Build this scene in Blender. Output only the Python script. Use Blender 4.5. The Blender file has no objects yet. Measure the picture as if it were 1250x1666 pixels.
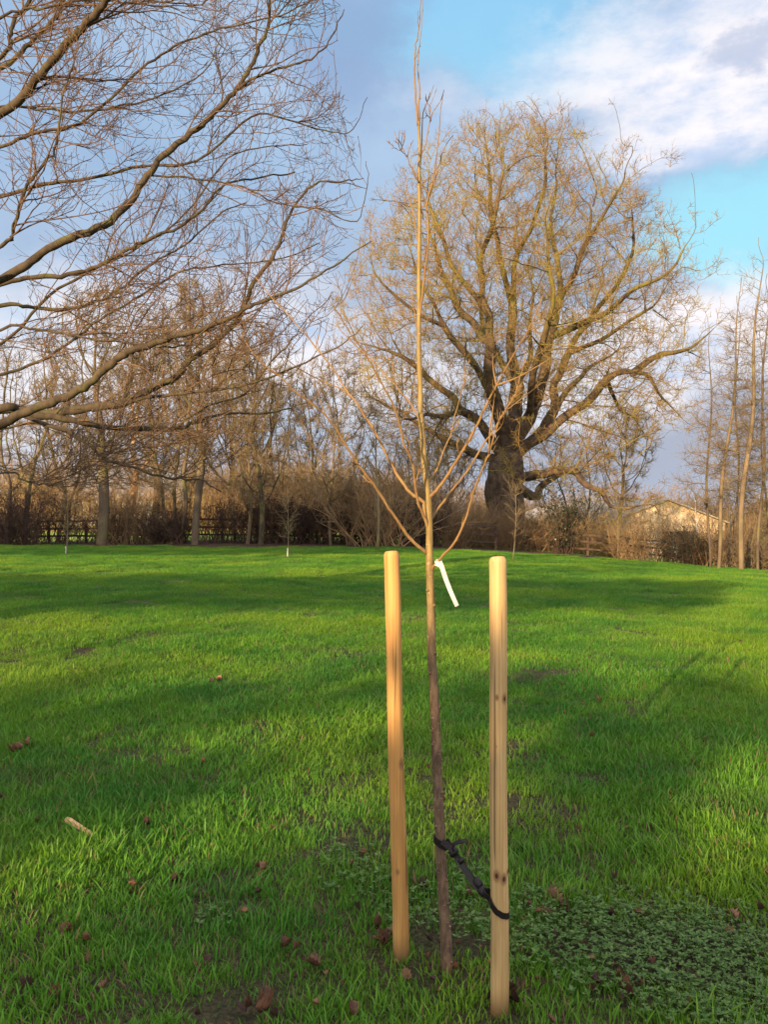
import bpy, math, random
import numpy as np
from mathutils import Vector, kdtree
R = math.radians
rng = np.random.default_rng(11)
random.seed(5)
S = bpy.context.scene
COL = S.collection
# ------------------------------------------------------------------ camera
F = 1307.0; EYE = 1.5
cam = bpy.data.objects.new('camera', bpy.data.cameras.new('camera'))
COL.objects.link(cam); S.camera = cam
cam.location = (0, 0, EYE); cam.rotation_euler = (R(90), 0, 0)
cam.data.sensor_fit = 'VERTICAL'; cam.data.sensor_height = 24
cam.data.lens = 24 * F / 1666; cam.data.clip_end = 4000; cam.data.clip_start = .05
def P(px, py, d):                                   # photograph position at a distance -> place
    return np.array([(px-625)/F*d, d, EYE+(833-py)/F*d])
# ------------------------------------------------------------------ sky and sun
SUN_AZ, SUN_EL = 30, 11.5                           # sun behind the viewer to the left
S.view_settings.view_transform = 'Standard'; S.view_settings.look = 'None'
S.view_settings.exposure = 0.9; S.view_settings.gamma = 1
W = bpy.data.worlds.new('World'); S.world = W; W.use_nodes = True
nt = W.node_tree; nt.nodes.clear()
def N(t, k, **kw):
    n = t.nodes.new(k)
    for a, b in kw.items(): setattr(n, a, b)
    return n
def setin(t, n, i, v):
    if hasattr(v, 'is_linked') or isinstance(v, bpy.types.NodeSocket): t.links.new(v, n.inputs[i])
    elif v is not None: n.inputs[i].default_value = v
def M_(t, op, a, b=None, c=None, clamp=False):
    n = N(t, 'ShaderNodeMath', operation=op); n.use_clamp = clamp
    setin(t, n, 0, a)
    if b is not None: setin(t, n, 1, b)
    if c is not None: setin(t, n, 2, c)
    return n.outputs[0]
def MIX(t, f, a, b, blend='MIX'):
    n = N(t, 'ShaderNodeMix', data_type='RGBA', blend_type=blend)
    setin(t, n, 0, f)
    for i, v in ((6, a), (7, b)):
        if isinstance(v, tuple) and len(v) == 3: v = v+(1,)
        setin(t, n, i, v)
    return n.outputs[2]
def SS(t, v, lo, hi):
    n = N(t, 'ShaderNodeMapRange', interpolation_type='SMOOTHSTEP')
    setin(t, n, 0, v); n.inputs[1].default_value = lo; n.inputs[2].default_value = hi
    return n.outputs[0]
def NOI(t, vec, scale, detail=4, rough=.55, out=0):
    n = N(t, 'ShaderNodeTexNoise'); setin(t, n, 'Vector', vec)
    n.inputs['Scale'].default_value = scale; n.inputs['Detail'].default_value = detail
    n.inputs['Roughness'].default_value = rough
    return n.outputs[out]
def MAPV(t, vec, sc):
    n = N(t, 'ShaderNodeMapping'); setin(t, n, 0, vec); n.inputs['Scale'].default_value = sc
    return n.outputs[0]
sky = N(nt, 'ShaderNodeTexSky', sky_type='NISHITA'); sky.sun_disc = False
sky.sun_elevation = R(SUN_EL); sky.sun_rotation = R(180+SUN_AZ)
sky.air_density = 1.0; sky.dust_density = .3; sky.ozone_density = 1.5
tc = N(nt, 'ShaderNodeTexCoord')
sep = N(nt, 'ShaderNodeSeparateXYZ'); nt.links.new(tc.outputs['Generated'], sep.inputs[0])
n1 = NOI(nt, MAPV(nt, tc.outputs['Generated'], (1, 1, 1.8)), 5, 9, .62, 1)
s1 = N(nt, 'ShaderNodeSeparateXYZ'); nt.links.new(n1, s1.inputs[0])
az = M_(nt, 'MULTIPLY', M_(nt, 'ARCTAN2', sep.outputs[0], sep.outputs[1]), 57.2958)
el = M_(nt, 'MULTIPLY', M_(nt, 'ARCSINE', sep.outputs[2]), 57.2958)
az = M_(nt, 'ADD', az, M_(nt, 'MULTIPLY', M_(nt, 'SUBTRACT', s1.outputs[0], .5), 14.0))
el = M_(nt, 'ADD', el, M_(nt, 'MULTIPLY', M_(nt, 'SUBTRACT', s1.outputs[1], .5), 9.0))
def blob(px, py, rx, ry, soft=.35):
    a = math.degrees(math.atan((px-625)/F)); d = math.hypot(px-625, F)
    e = math.degrees(math.atan((833-py)/d))
    ra = math.degrees(rx/F); re = math.degrees(ry/F)
    u = M_(nt, 'DIVIDE', M_(nt, 'SUBTRACT', az, a), ra); v = M_(nt, 'DIVIDE', M_(nt, 'SUBTRACT', el, e), re)
    q = M_(nt, 'ADD', M_(nt, 'MULTIPLY', u, u), M_(nt, 'MULTIPLY', v, v))
    return SS(nt, q, 1+soft, 1-soft*1.6 if soft < .6 else 0)
K = 1/0.1/1.84                                       # linear picture value -> sky colour before strength and exposure
def skc(r, g, b): return (r*K, g*K, b*K, 1)
clear = MIX(nt, 1, sky.outputs[0], (1.0, 1.15, 1.15), 'MULTIPLY')
clear = MIX(nt, .8, clear, MIX(nt, SS(nt, el, 40, 18), skc(.28, .62, 1.0), skc(.40, .86, 1.0)))
# sheet of pale blue-grey cloud
up = SS(nt, sep.outputs[2], .0, .5)
nb = NOI(nt, tc.outputs['Generated'], 3.2, 7, .55)
base = MIX(nt, SS(nt, nb, .35, .7), skc(.33, .49, .72), skc(.46, .62, .84))
base = MIX(nt, SS(nt, el, 24, 4), base, skc(.52, .60, .74))
colr = base
def over(c, m, col, amt=1.0):
    return MIX(nt, M_(nt, 'MULTIPLY', m, amt) if amt != 1 else m, c, col)
for (px, py, rx, ry, s, a) in ((800, 25, 200, 70, .9, .9), (1215, 350, 130, 75, .6, .95), (1200, 430, 70, 55, .7, .85), (530, 25, 60, 40, .8, .8), (960, 115, 150, 26, .9, .55), (150, 560, 330, 60, .8, .2), (1000, 60, 120, 30, .8, .4)):
    colr = over(colr, blob(px, py, rx, ry, s), clear, a)
colr = over(colr, blob(600, 70, 90, 110, .8), skc(.29, .42, .66), .8)
n2 = NOI(nt, MAPV(nt, tc.outputs['Generated'], (1, 1, 2.2)), 8, 10, .62)
wh = MIX(nt, SS(nt, n2, .33, .58), skc(.60, .72, .94), skc(1.05, 1.0, 1.02))
for (px, py, rx, ry, s, a) in ((1150, 60, 280, 65, .9, .85), (1170, 140, 230, 50, .8, .9), (1170, 215, 200, 42, .8, .95), (880, 150, 180, 30, .9, .35), (1210, 545, 150, 85, .7, .95), (980, 640, 150, 60, .8, .8), (470, 610, 280, 80, .8, .85), (120, 600, 220, 120, .9, .75), (1000, 545, 130, 55, .8, .6), (330, 480, 200, 60, .9, .4)):
    colr = over(colr, blob(px, py, rx, ry, s), wh, a)
colr = over(colr, blob(1080, 730, 280, 75, .8), skc(.42, .46, .57), .8)
colr = over(colr, blob(1230, 90, 60, 22, .7), skc(.42, .52, .74), .7)
# unseen sky behind the viewer and overhead: bright cloud added to lift ambient light
behind = SS(nt, sep.outputs[1], .25, -.25); overh = SS(nt, sep.outputs[2], .66, .85)
bright = MIX(nt, SS(nt, nb, .4, .6), skc(.9, 1.0, 1.2), skc(2.1, 1.95, 1.8))
m = M_(nt, 'MAXIMUM', behind, overh)
colr = MIX(nt, m, colr, bright)
bg = N(nt, 'ShaderNodeBackground'); nt.links.new(colr, bg.inputs[0]); bg.inputs[1].default_value = .1
wo = N(nt, 'ShaderNodeOutputWorld'); nt.links.new(bg.outputs[0], wo.inputs[0])
sl = bpy.data.lights.new('sun', 'SUN'); sl.energy = 5.0; sl.angle = R(.5); sl.color = (1, .72, .40)
so = bpy.data.objects.new('sun', sl); COL.objects.link(so)
sv = Vector((-math.sin(R(SUN_AZ))*math.cos(R(SUN_EL)), -math.cos(R(SUN_AZ))*math.cos(R(SUN_EL)), math.sin(R(SUN_EL))))
so.rotation_euler = sv.to_track_quat('Z', 'Y').to_euler(); so.location = (-20, -20, 30)
# ------------------------------------------------------------------ helpers
def g(x, y):                                        # height of the ground
    x = np.asarray(x, float); y = np.asarray(y, float)
    u = np.log1p(np.exp(np.clip((x-2)/1.5, -30, 30)))*1.5
    z = -.075*np.minimum(u, 22)*np.clip(y/35, 0, 1.3)**1.2
    n = np.clip(np.hypot(x, y)/8, 0, 1)
    return z + .018*np.sin(x*1.3+.7*y)*np.sin(y*1.1-.4*x) + .012*np.sin(2.9*x+1.2)*np.sin(2.3*y) + n*.05*np.sin(x*.31+1)*np.sin(y*.27)
def tag(o, label=None, cat=None, group=None, kind=None):
    if label: o['label'] = label
    if cat: o['category'] = cat
    if group: o['group'] = group
    if kind: o['kind'] = kind
    return o
def empty(name, loc):
    o = bpy.data.objects.new(name, None); COL.objects.link(o); o.location = [float(v) for v in loc]; o.empty_display_size = .2
    return o
def mesh_np(name, V, Q, mat, parent=None, smooth=True, attr=None, T=None):
    """vertices (n,3), quads (m,4), optional triangles; V in world coordinates, moved into the parent's space"""
    V = np.asarray(V, np.float32).reshape(-1, 3)
    if parent is not None: V = V-np.array(parent.location, np.float32)
    me = bpy.data.meshes.new(name)
    Q = np.asarray(Q, np.int32).reshape(-1, 4) if Q is not None else np.zeros((0, 4), np.int32)
    T = np.asarray(T, np.int32).reshape(-1, 3) if T is not None else np.zeros((0, 3), np.int32)
    me.vertices.add(len(V)); me.vertices.foreach_set('co', V.ravel())
    li = np.concatenate([Q.ravel(), T.ravel()])
    me.loops.add(len(li)); me.loops.foreach_set('vertex_index', li)
    st = np.concatenate([np.arange(len(Q))*4, len(Q)*4+np.arange(len(T))*3]).astype(np.int32)
    me.polygons.add(len(st)); me.polygons.foreach_set('loop_start', st)
    try: me.polygons.foreach_set('loop_total', np.concatenate([np.full(len(Q), 4), np.full(len(T), 3)]).astype(np.int32))
    except Exception: pass
    me.polygons.foreach_set('use_smooth', np.full(len(st), smooth))
    if attr:
        for k, v in attr.items():
            a = me.attributes.new(k, 'FLOAT', 'POINT'); a.data.foreach_set('value', np.asarray(v, np.float32))
    me.update(); me.validate()
    if mat: me.materials.append(mat)
    o = bpy.data.objects.new(name, me); COL.objects.link(o)
    if parent is not None: o.parent = parent
    return o
def unit(v): return v/np.maximum(np.linalg.norm(v, axis=-1, keepdims=True), 1e-9)
def tube_arr(Pt, Rd, sides):
    """Pt (N,k,3), Rd (N,k) -> verts, quads"""
    n, k, _ = Pt.shape
    T = np.empty_like(Pt); T[:, 1:-1] = Pt[:, 2:]-Pt[:, :-2]; T[:, 0] = Pt[:, 1]-Pt[:, 0]; T[:, -1] = Pt[:, -1]-Pt[:, -2]
    T = unit(T); mean = unit(Pt[:, -1]-Pt[:, 0])
    ref = np.where(np.abs(mean[:, 2:3]) < .8, np.array([[0., 0, 1]]), np.array([[1., 0, 0]]))
    ref = np.repeat(ref[:, None], k, 1)
    A = unit(np.cross(T, ref)); B = np.cross(T, A)
    an = np.arange(sides)*2*math.pi/sides
    V = Pt[:, :, None]+Rd[:, :, None, None]*(A[:, :, None]*np.cos(an)[None, None, :, None]+B[:, :, None]*np.sin(an)[None, None, :, None])
    idx = np.arange(n*k*sides).reshape(n, k, sides)
    a = idx[:, :-1]; b = idx[:, 1:]
    Q = np.stack([a, np.roll(a, -1, 2), np.roll(b, -1, 2), b], -1).reshape(-1, 4)
    return V.reshape(-1, 3), Q
class MB:
    def __init__(s): s.V = []; s.Q = []; s.T = []; s.n = 0
    def add(s, V, Q=None, T=None):
        V = np.asarray(V, float).reshape(-1, 3); s.V.append(V)
        if Q is not None and len(Q): s.Q.append(np.asarray(Q)+s.n)
        if T is not None and len(T): s.T.append(np.asarray(T)+s.n)
        s.n += len(V); return s
    def tubes(s, Pt, Rd, sides=3):
        if len(Pt): s.add(*tube_arr(np.asarray(Pt, float), np.asarray(Rd, float), sides))
        return s
    def path(s, pts, rad, sides=8, caps=True):
        pts = np.asarray(pts, float); rad = np.asarray(rad, float)
        n0 = s.n; s.tubes(pts[None], rad[None], sides)
        if caps:
            k = len(pts)
            for i, base in ((0, n0), (k-1, n0+(k-1)*sides)):
                c = s.n; s.add(pts[i][None]); r = np.arange(sides)
                a, b = base+r, base+(r+1) % sides
                s.T.append(np.stack([np.full(sides, c), b, a] if i == 0 else [np.full(sides, c), a, b], -1))
        return s
    def chains(s, chains):                           # list of (pts, radii): bucketed by length
        bk = {}
        for p, r in chains: bk.setdefault((len(p), 6 if r[0] > .05 else 4 if r[0] > .02 else 3), []).append((p, r))
        for (k, sd), L in bk.items():
            s.tubes(np.array([a for a, _ in L]), np.array([b for _, b in L]), sd)
        return s
    def box(s, c, sz, rz=0):
        x, y, z = [v/2 for v in sz]
        V = np.array([[-x, -y, -z], [x, -y, -z], [x, y, -z], [-x, y, -z], [-x, -y, z], [x, -y, z], [x, y, z], [-x, y, z]])
        ca, sa = math.cos(rz), math.sin(rz)
        V = V@np.array([[ca, sa, 0], [-sa, ca, 0], [0, 0, 1]])+np.asarray(c, float)
        return s.add(V, [[3, 2, 1, 0], [4, 5, 6, 7], [0, 1, 5, 4], [1, 2, 6, 5], [2, 3, 7, 6], [3, 0, 4, 7]])
    def build(s, name, mat, parent=None, smooth=True):
        return mesh_np(name, np.concatenate(s.V), np.concatenate(s.Q) if s.Q else None, mat, parent, smooth, T=np.concatenate(s.T) if s.T else None)
def cr(pts, n=4):                                    # Catmull-Rom through points
    p = np.asarray(pts, float); p = np.vstack([2*p[0]-p[1], p, 2*p[-1]-p[-2]])
    out = []
    for i in range(1, len(p)-2):
        for j in range(n):
            t = j/n
            out.append(.5*((2*p[i])+(-p[i-1]+p[i+1])*t+(2*p[i-1]-5*p[i]+4*p[i+1]-p[i+2])*t*t+(-p[i-1]+3*p[i]-3*p[i+1]+p[i+2])*t**3))
    out.append(p[-2]); return np.array(out)
def walk(st, dr, ln, nseg, gn=.2, up=0.0):           # many curved shoots at once
    n = len(st); out = np.empty((n, nseg+1, 3)); out[:, 0] = st; d = unit(np.asarray(dr, float)).copy()
    stp = (np.asarray(ln)/nseg).reshape(-1, 1)
    for i in range(nseg):
        d = unit(d+rng.normal(0, gn, (n, 3))+np.array([0, 0, up]))
        out[:, i+1] = out[:, i]+d*stp
    return out
def taper(n, r0, r1, k):
    t = np.linspace(0, 1, k)[None]; r0 = np.broadcast_to(np.asarray(r0, float).reshape(-1, 1), (n, 1)); r1 = np.broadcast_to(np.asarray(r1, float).reshape(-1, 1), (n, 1))
    return r0*(1-t)+r1*t
def spawn(Pt, Rd, per, ang=(.5, 1.1), tlo=.15, thi=.98):     # places and headings for shoots along many parents
    n, k, _ = Pt.shape; m = n*per
    pi = np.repeat(np.arange(n), per); t = rng.uniform(tlo, thi, m)*(k-1); i = np.minimum(t.astype(int), k-2); f = (t-i)[:, None]
    pos = Pt[pi, i]*(1-f)+Pt[pi, i+1]*f; tan = unit(Pt[pi, i+1]-Pt[pi, i]); rad = Rd[pi, i]*(1-f[:, 0])+Rd[pi, i+1]*f[:, 0]
    w = unit(np.cross(tan, rng.normal(size=(m, 3)))); a = rng.uniform(*ang, m)[:, None]
    return pos, tan*np.cos(a)+w*np.sin(a), rad, t/(k-1), pi
# ------------------------------------------------------------------ materials
def mat(name, rough=.85):
    m = bpy.data.materials.new(name); m.use_nodes = True; t = m.node_tree; b = t.nodes['Principled BSDF']
    b.inputs['Roughness'].default_value = rough; b.inputs['Specular IOR Level'].default_value = .25
    return m, t, b
def geo(t): return N(t, 'ShaderNodeNewGeometry')
def bump(t, b, h, dist, st=.6):
    n = N(t, 'ShaderNodeBump'); n.inputs['Strength'].default_value = st; n.inputs['Distance'].default_value = dist
    t.links.new(h, n.inputs['Height']); t.links.new(n.outputs[0], b.inputs['Normal'])
def bark(name, c1, c2, moss=None, mossamt=.5, sc=6, bd=.01, mz=True):
    m, t, b = mat(name, .9); ge = geo(t); pos = ge.outputs['Position']
    n = NOI(t, MAPV(t, pos, (1, 1, .35)), sc, 6, .65)
    c = MIX(t, SS(t, n, .32, .68), c1, c2)
    if moss:
        n2 = NOI(t, pos, sc*.35, 5, .6)
        c = MIX(t, M_(t, 'MULTIPLY', SS(t, n2, .62-.3*mossamt, .78-.25*mossamt), .9), c, moss)
    t.links.new(c, b.inputs['Base Color']); bump(t, b, n, bd)
    return m
def plain(name, c1, c2=None, sc=8, rough=.85, bd=0):
    m, t, b = mat(name, rough); pos = geo(t).outputs['Position']
    n = NOI(t, pos, sc, 5, .6); c2 = c2 or tuple(v*.7 for v in c1)
    t.links.new(MIX(t, SS(t, n, .35, .65), c1, c2), b.inputs['Base Color'])
    if bd: bump(t, b, n, bd)
    return m
MT = {}
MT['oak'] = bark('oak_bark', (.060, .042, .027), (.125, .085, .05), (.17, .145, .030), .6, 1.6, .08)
m_ = MT['oak']; t_ = m_.node_tree; b_n = t_.nodes['Principled BSDF']; old = b_n.inputs['Base Color'].links[0].from_socket   # lichen on upper limbs; bare lower bole partly has shade put in its colour
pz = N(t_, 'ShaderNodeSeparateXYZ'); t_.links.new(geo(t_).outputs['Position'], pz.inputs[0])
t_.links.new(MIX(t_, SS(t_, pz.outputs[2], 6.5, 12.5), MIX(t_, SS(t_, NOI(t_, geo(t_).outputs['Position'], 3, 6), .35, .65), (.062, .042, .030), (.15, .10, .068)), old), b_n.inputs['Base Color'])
MT['oaktwig'] = bark('oak_twig', (.18, .110, .042), (.32, .205, .070), (.30, .245, .055), .55, 1.2, .0)
MT['bgbark'] = bark('grey_bark', (.085, .062, .042), (.17, .125, .085), (.15, .14, .05), .5, 2.5, .03)
MT['bgtwig'] = bark('brown_twig', (.13, .092, .055), (.26, .19, .10), None, 0, 1.5)
MT['palebark'] = bark('pale_bark', (.23, .165, .10), (.13, .095, .06), (.20, .17, .06), .4, 3, .02)
MT['warmbark'] = bark('sunlit_orange_bark', (.50, .30, .17), (.32, .20, .12), None, 0, 4, .05)  # leaning trunk's sunlit orange is put into the bark colour
MT['limb'] = bark('limb_bark', (.040, .030, .020), (.095, .070, .042), (.105, .105, .032), .35, 9, .015)
MT['limbtwig'] = bark('reddish_twig', (.070, .042, .027), (.20, .120, .066), None, 0, 5)
MT['hedge'] = bark('hedge_stem', (.052, .034, .028), (.115, .07, .05), None, 0, 2)
MT['hazel'] = bark('shrub_stem', (.17, .105, .060), (.33, .22, .115), None, 0, 1.2)
MT['orange'] = bark('tawny_stem', (.32, .20, .085), (.45, .31, .15), None, 0, .8)
MT['deadleaf'] = plain('withered_leaf', (.16, .075, .045), (.30, .16, .09), 25, .8)
MT['evergreen'] = plain('dark_evergreen_leaf', (.022, .035, .018), (.05, .07, .028), 6, .5)
MT['darkleaf'] = plain('dark_withered_leaf', (.035, .030, .018), (.07, .04, .025), 9, .8)
MT['holly'] = plain('holly_leaf', (.018, .03, .014), (.04, .055, .025), 9, .35)
MT['fence'] = plain('weathered_rail', (.10, .065, .045), (.055, .036, .028), 5, .9)
MT['black'] = plain('black_rubber', (.012, .009, .010), (.02, .014, .015), 60, .42, .0005)
MT['white'] = plain('white_paint', (.50, .49, .46), (.40, .39, .37), 3, .7)
# ground
m, t, b = mat('meadow_soil_and_turf', .95); MT['ground'] = m
pos = geo(t).outputs['Position']; sp = N(t, 'ShaderNodeSeparateXYZ'); t.links.new(pos, sp.inputs[0])
n = NOI(t, pos, .6, 6, .6); nf = NOI(t, pos, 14, 6, .7)
nsf = NOI(t, pos, 60, 5, .7)
soil = MIX(t, SS(t, nsf, .35, .65), (.022, .015, .010), (.095, .06, .042))
soil = MIX(t, SS(t, nf, .55, .7), soil, (.16, .10, .06))
grs = MIX(t, SS(t, n, .35, .65), (.06, .125, .012), (.10, .18, .014))
far = SS(t, sp.outputs[1], 30, 34)
gc = MIX(t, MIX(t, SS(t, sp.outputs[1], 8, 20), (.12,.12,.12), (.8,.8,.8)), soil, grs)
gc = MIX(t, far, gc, grs)
# leaf litter under the hedge line
lit = M_(t, 'MULTIPLY', SS(t, M_(t, 'ADD', sp.outputs[1], M_(t, 'MULTIPLY', NOI(t, pos, .9, 4), 1.5)), 34.0, 34.6), SS(t, sp.outputs[1], 41.5, 40))
gc = MIX(t, lit, gc, MIX(t, SS(t, nf, .35, .65), (.10, .055, .035), (.045, .028, .02)))
farm = MIX(t, SS(t, NOI(t, pos, .15, 3), .4, .6), (.22, .33, .05), (.28, .36, .07))
gc = MIX(t, SS(t, sp.outputs[1], 41, 43), gc, farm)
t.links.new(gc, b.inputs['Base Color']); bump(t, b, nsf, .03, 1)
# grass blades
def leafmat(name, build, transl=.35, rough=.45):
    m, t, b = mat(name, rough); c = build(t); t.links.new(c, b.inputs['Base Color'])
    tr = N(t, 'ShaderNodeBsdfTranslucent'); t.links.new(c, tr.inputs[0])
    mx = N(t, 'ShaderNodeMixShader'); mx.inputs[0].default_value = transl
    t.links.new(b.outputs[0], mx.inputs[1]); t.links.new(tr.outputs[0], mx.inputs[2])
    t.links.new(mx.outputs[0], t.nodes['Material Output'].inputs[0]); return m
def _gr(t):
    pos = geo(t).outputs['Position']; a = N(t, 'ShaderNodeAttribute', attribute_name='hue').outputs['Fac']
    n = NOI(t, pos, 1.1, 4, .6); n2 = NOI(t, pos, .35, 3, .5)
    c = MIX(t, SS(t, n, .35, .65), (.060, .205, .022), (.135, .305, .022))
    c = MIX(t, SS(t, n2, .45, .65), c, (.20, .34, .022))
    c = MIX(t, M_(t, 'MULTIPLY', SS(t, NOI(t, pos, .8, 5, .65), .55, .68), .65), c, (.085, .14, .035))
    c = MIX(t, SS(t, a, .0, .5), MIX(t, .5, c, (.06, .17, .03)), c)
    return MIX(t, SS(t, a, .91, .95), c, (.22, .155, .07))
MT['grass'] = leafmat('grass_blade', _gr, .4, .5)
def _gc(t):
    a = N(t, 'ShaderNodeAttribute', attribute_name='hue').outputs['Fac']
    return MIX(t, a, (.055, .125, .026), (.13, .205, .060))
MT['cover'] = leafmat('ground_cover_leaf', _gc, .2, .65)
# ------------------------------------------------------------------ ground sheet
def axis(lims):
    out = []
    for a, b_, s_ in lims: out += list(np.arange(a, b_, s_))
    return np.array(out+[lims[-1][1]])
gx = axis([(-1500, -200, 130), (-200, -40, 16), (-40, -8, 1), (-8, 8, .2), (8, 40, 1), (40, 200, 16), (200, 1500, 130)])
gy = axis([(-200, -20, 18), (-20, 0, 2), (0, 14, .2), (14, 46, .8), (46, 200, 14), (200, 2400, 220)])
X, Y = np.meshgrid(gx, gy); V = np.stack([X, Y, g(X, Y)], -1).reshape(-1, 3)
nx = len(gx); i = np.arange((len(gy)-1)*nx).reshape(-1, nx)[:, :-1].ravel()
tag(mesh_np('ground', V, np.stack([i, i+1, i+1+nx, i+nx], -1), MT['ground']), kind='structure')
# ------------------------------------------------------------------ stakes
def stakemat(name, c1, c2, c3, knots, pale):
    m, t, b = mat(name, .6); b.inputs['Specular IOR Level'].default_value = .3
    oc = N(t, 'ShaderNodeTexCoord').outputs['Object']
    gr = NOI(t, MAPV(t, oc, (38, 38, 2.2)), 1.6, 6, .6); br = NOI(t, MAPV(t, oc, (8, 8, 1.2)), 1.0, 3, .5)
    wv = N(t, 'ShaderNodeTexWave', wave_type='BANDS', bands_direction='X'); t.links.new(MAPV(t, oc, (1, 1, .06)), wv.inputs[0])
    wv.inputs['Scale'].default_value = 30; wv.inputs['Distortion'].default_value = 5; wv.inputs['Detail'].default_value = 3
    c = MIX(t, SS(t, gr, .35, .68), c1, c2); c = MIX(t, M_(t, 'MULTIPLY', SS(t, br, .5, .72), .55), c, c3)
    c = MIX(t, M_(t, 'MULTIPLY', SS(t, wv.outputs[1], .75, 1), .35), c, c3)
    cr_ = NOI(t, MAPV(t, oc, (60, 60, 1.1)), 1.3, 2, .4)
    c = MIX(t, M_(t, 'MULTIPLY', SS(t, cr_, .66, .70), .75), c, (.10, .055, .025))
    sz = N(t, 'ShaderNodeSeparateXYZ'); t.links.new(oc, sz.inputs[0])
    c = MIX(t, SS(t, sz.outputs[2], .10, .0), c, (.20, .115, .05))          # damp foot
    for (kx, kz, rr) in knots:
        d = N(t, 'ShaderNodeVectorMath', operation='DISTANCE'); t.links.new(MAPV(t, oc, (1, 1, .62)), d.inputs[0]); d.inputs[1].default_value = (kx, -math.sqrt(max(.025**2-kx*kx, 0)), kz*.62)
        c = MIX(t, SS(t, d.outputs['Value'], rr*2.6, rr), c, (.26, .14, .06)); c = MIX(t, SS(t, d.outputs['Value'], rr, rr*.6), c, (.06, .03, .018))
    t.links.new(c, b.inputs['Base Color']); bump(t, b, gr, .0012, .5)
    return m
def stake(d, top, bot, r, mt, label):
    a = P(top[0], top[1], d); c = P(bot[0], bot[1], d); c[2] = float(g(c[0], c[1])) ; root = c.copy()
    ax = a-c; L = np.linalg.norm(ax); k = 60; sd = 40
    t = np.concatenate([[-.12], np.linspace(0, 1-.012, k), 1-np.array([.009, .006, .003, .001, 0])*1.0])
    an = np.arange(sd)*2*math.pi/sd; V = []
    for q in t:
        e = max(0, q-(1-.0125))/.0125
        rr = r*(1-.24*e**2.2)*(1+.012*math.sin(q*31)+.008*math.sin(q*83+1))
        w = 1+.012*math.sin(7*q+1)+.02*np.cos(2*an+3*q)+.006*np.sin(5*an+11*q)
        V.append(np.stack([rr*w*np.cos(an)+ax[0]*q+.0015*math.sin(9*q), rr*w*np.sin(an)+ax[1]*q, np.full(sd, ax[2]*q)+.002*e*np.cos(an+1)], -1))
    V.append(V[-1]*[1, 1, 1]*1.0); cen = V[-1].mean(0); V[-1] = cen+(V[-1]-cen)*.6; V[-1][:, 2] += .0015
    V = np.array(V); kk = len(V); idx = np.arange(kk*sd).reshape(kk, sd); A = idx[:-1]; B = idx[1:]
    Q = np.stack([A, np.roll(A, -1, 1), np.roll(B, -1, 1), B], -1).reshape(-1, 4)
    V = np.vstack([V.reshape(-1, 3), cen+[0, 0, .002]]); T = np.stack([idx[-1], np.roll(idx[-1], -1), np.full(sd, kk*sd)], -1)
    o = mesh_np('tree_stake', V, Q, mt, T=T); o.location = root
    tag(o, label, 'tree stake', 'round timber stakes either side of the young tree'); return o
KN1 = [(.006, .66, .007)]
MT['s1'] = stakemat('orange_pine', (.55, .305, .100), (.43, .215, .064), (.29, .13, .038), [(.004, .655, .007), (-.012, .30, .004)], 0)
MT['s2'] = stakemat('pale_pine', (.54, .365, .165), (.42, .265, .11), (.30, .17, .065), [(-.011, .944, .0035), (.012, .940, .0055), (-.012, .418, .0062), (.009, .409, .0062), (.022, .425, .004), (-.013, .80, .002)], 1)
stake(2.68, (637, 897), (653, 1565), .0265, MT['s1'], 'smooth orange tinted round timber stake left of the young tree, leaning slightly left')
sk2 = stake(2.39, (810, 906), (813.5, 1652), .0262, MT['s2'], 'paler upright timber stake right of the young tree, with dark knots and black strap')
# ------------------------------------------------------------------ young tree
m, t, b = mat('young_bark', .55); MT['young'] = m
pos = geo(t).outputs['Position']; sp = N(t, 'ShaderNodeSeparateXYZ'); t.links.new(pos, sp.inputs[0])
n = NOI(t, MAPV(t, pos, (30, 30, 9)), 2, 6, .65); nl = NOI(t, MAPV(t, pos, (60, 60, 160)), 1, 2, .5)
c = MIX(t, SS(t, n, .35, .68), (.085, .052, .036), (.21, .135, .085))
cu = MIX(t, SS(t, n, .35, .68), (.20, .135, .042), (.29, .205, .068))
c = MIX(t, SS(t, M_(t, 'ADD', sp.outputs[2], M_(t, 'MULTIPLY', n, .5)), 1.1, 1.75), c, cu)  # lower trunk darker: its own brown plus shade put into the colour
c = MIX(t, M_(t, 'MULTIPLY', SS(t, nl, .66, .72), .6), c, (.42, .34, .24))
t.links.new(c, b.inputs['Base Color']); bump(t, b, n, .002, .7)
MT['ybranch'] = bark('young_branch', (.19, .105, .045), (.28, .175, .068), None, 0, 30)
MT['ytwig'] = bark('young_twig', (.24, .10, .06), (.34, .17, .09), None, 0, 30)
D0 = 2.60
yt = empty('young_tree', (P(728, 1583, D0)[0], D0, 0))
tag(yt, 'slender leafless young tree between the two timber stakes', 'young tree')
def pxpath(pts, d0, d1, n=4):
    k = len(pts); q = [P(p[0], p[1], d0+(d1-d0)*(i/(k-1))) for i, p in enumerate(pts)]
    return cr(q, n)
trp = [(729, 1606), (728, 1583), (726, 1530), (723, 1480), (720, 1430), (717, 1370), (714, 1310), (711, 1240), (709, 1180), (706, 1110), (703, 1070), (702, 1020), (701, 970), (699, 910), (699, 860), (697, 812), (694, 785), (691, 762), (688, 711), (685, 678), (684, 627), (682, 577), (682, 500), (682, 433), (683, 350), (682, 287), (683, 238), (681, 198)]
tp = pxpath(trp, D0, D0, 5); hz = tp[:, 2]
rad = np.interp(hz, [-.05, .0, .1, .45, 1.0, 1.35, 1.6, 2.0, 2.5, 2.8], [.022, .020, .0185, .0175, .0150, .0122, .0098, .0078, .0058, .0040])
rad *= 1+.05*np.sin(hz*23)*np.sin(hz*7.3)+.03*rng.normal(size=len(rad))
mb = MB().path(tp, rad, 14)
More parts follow.
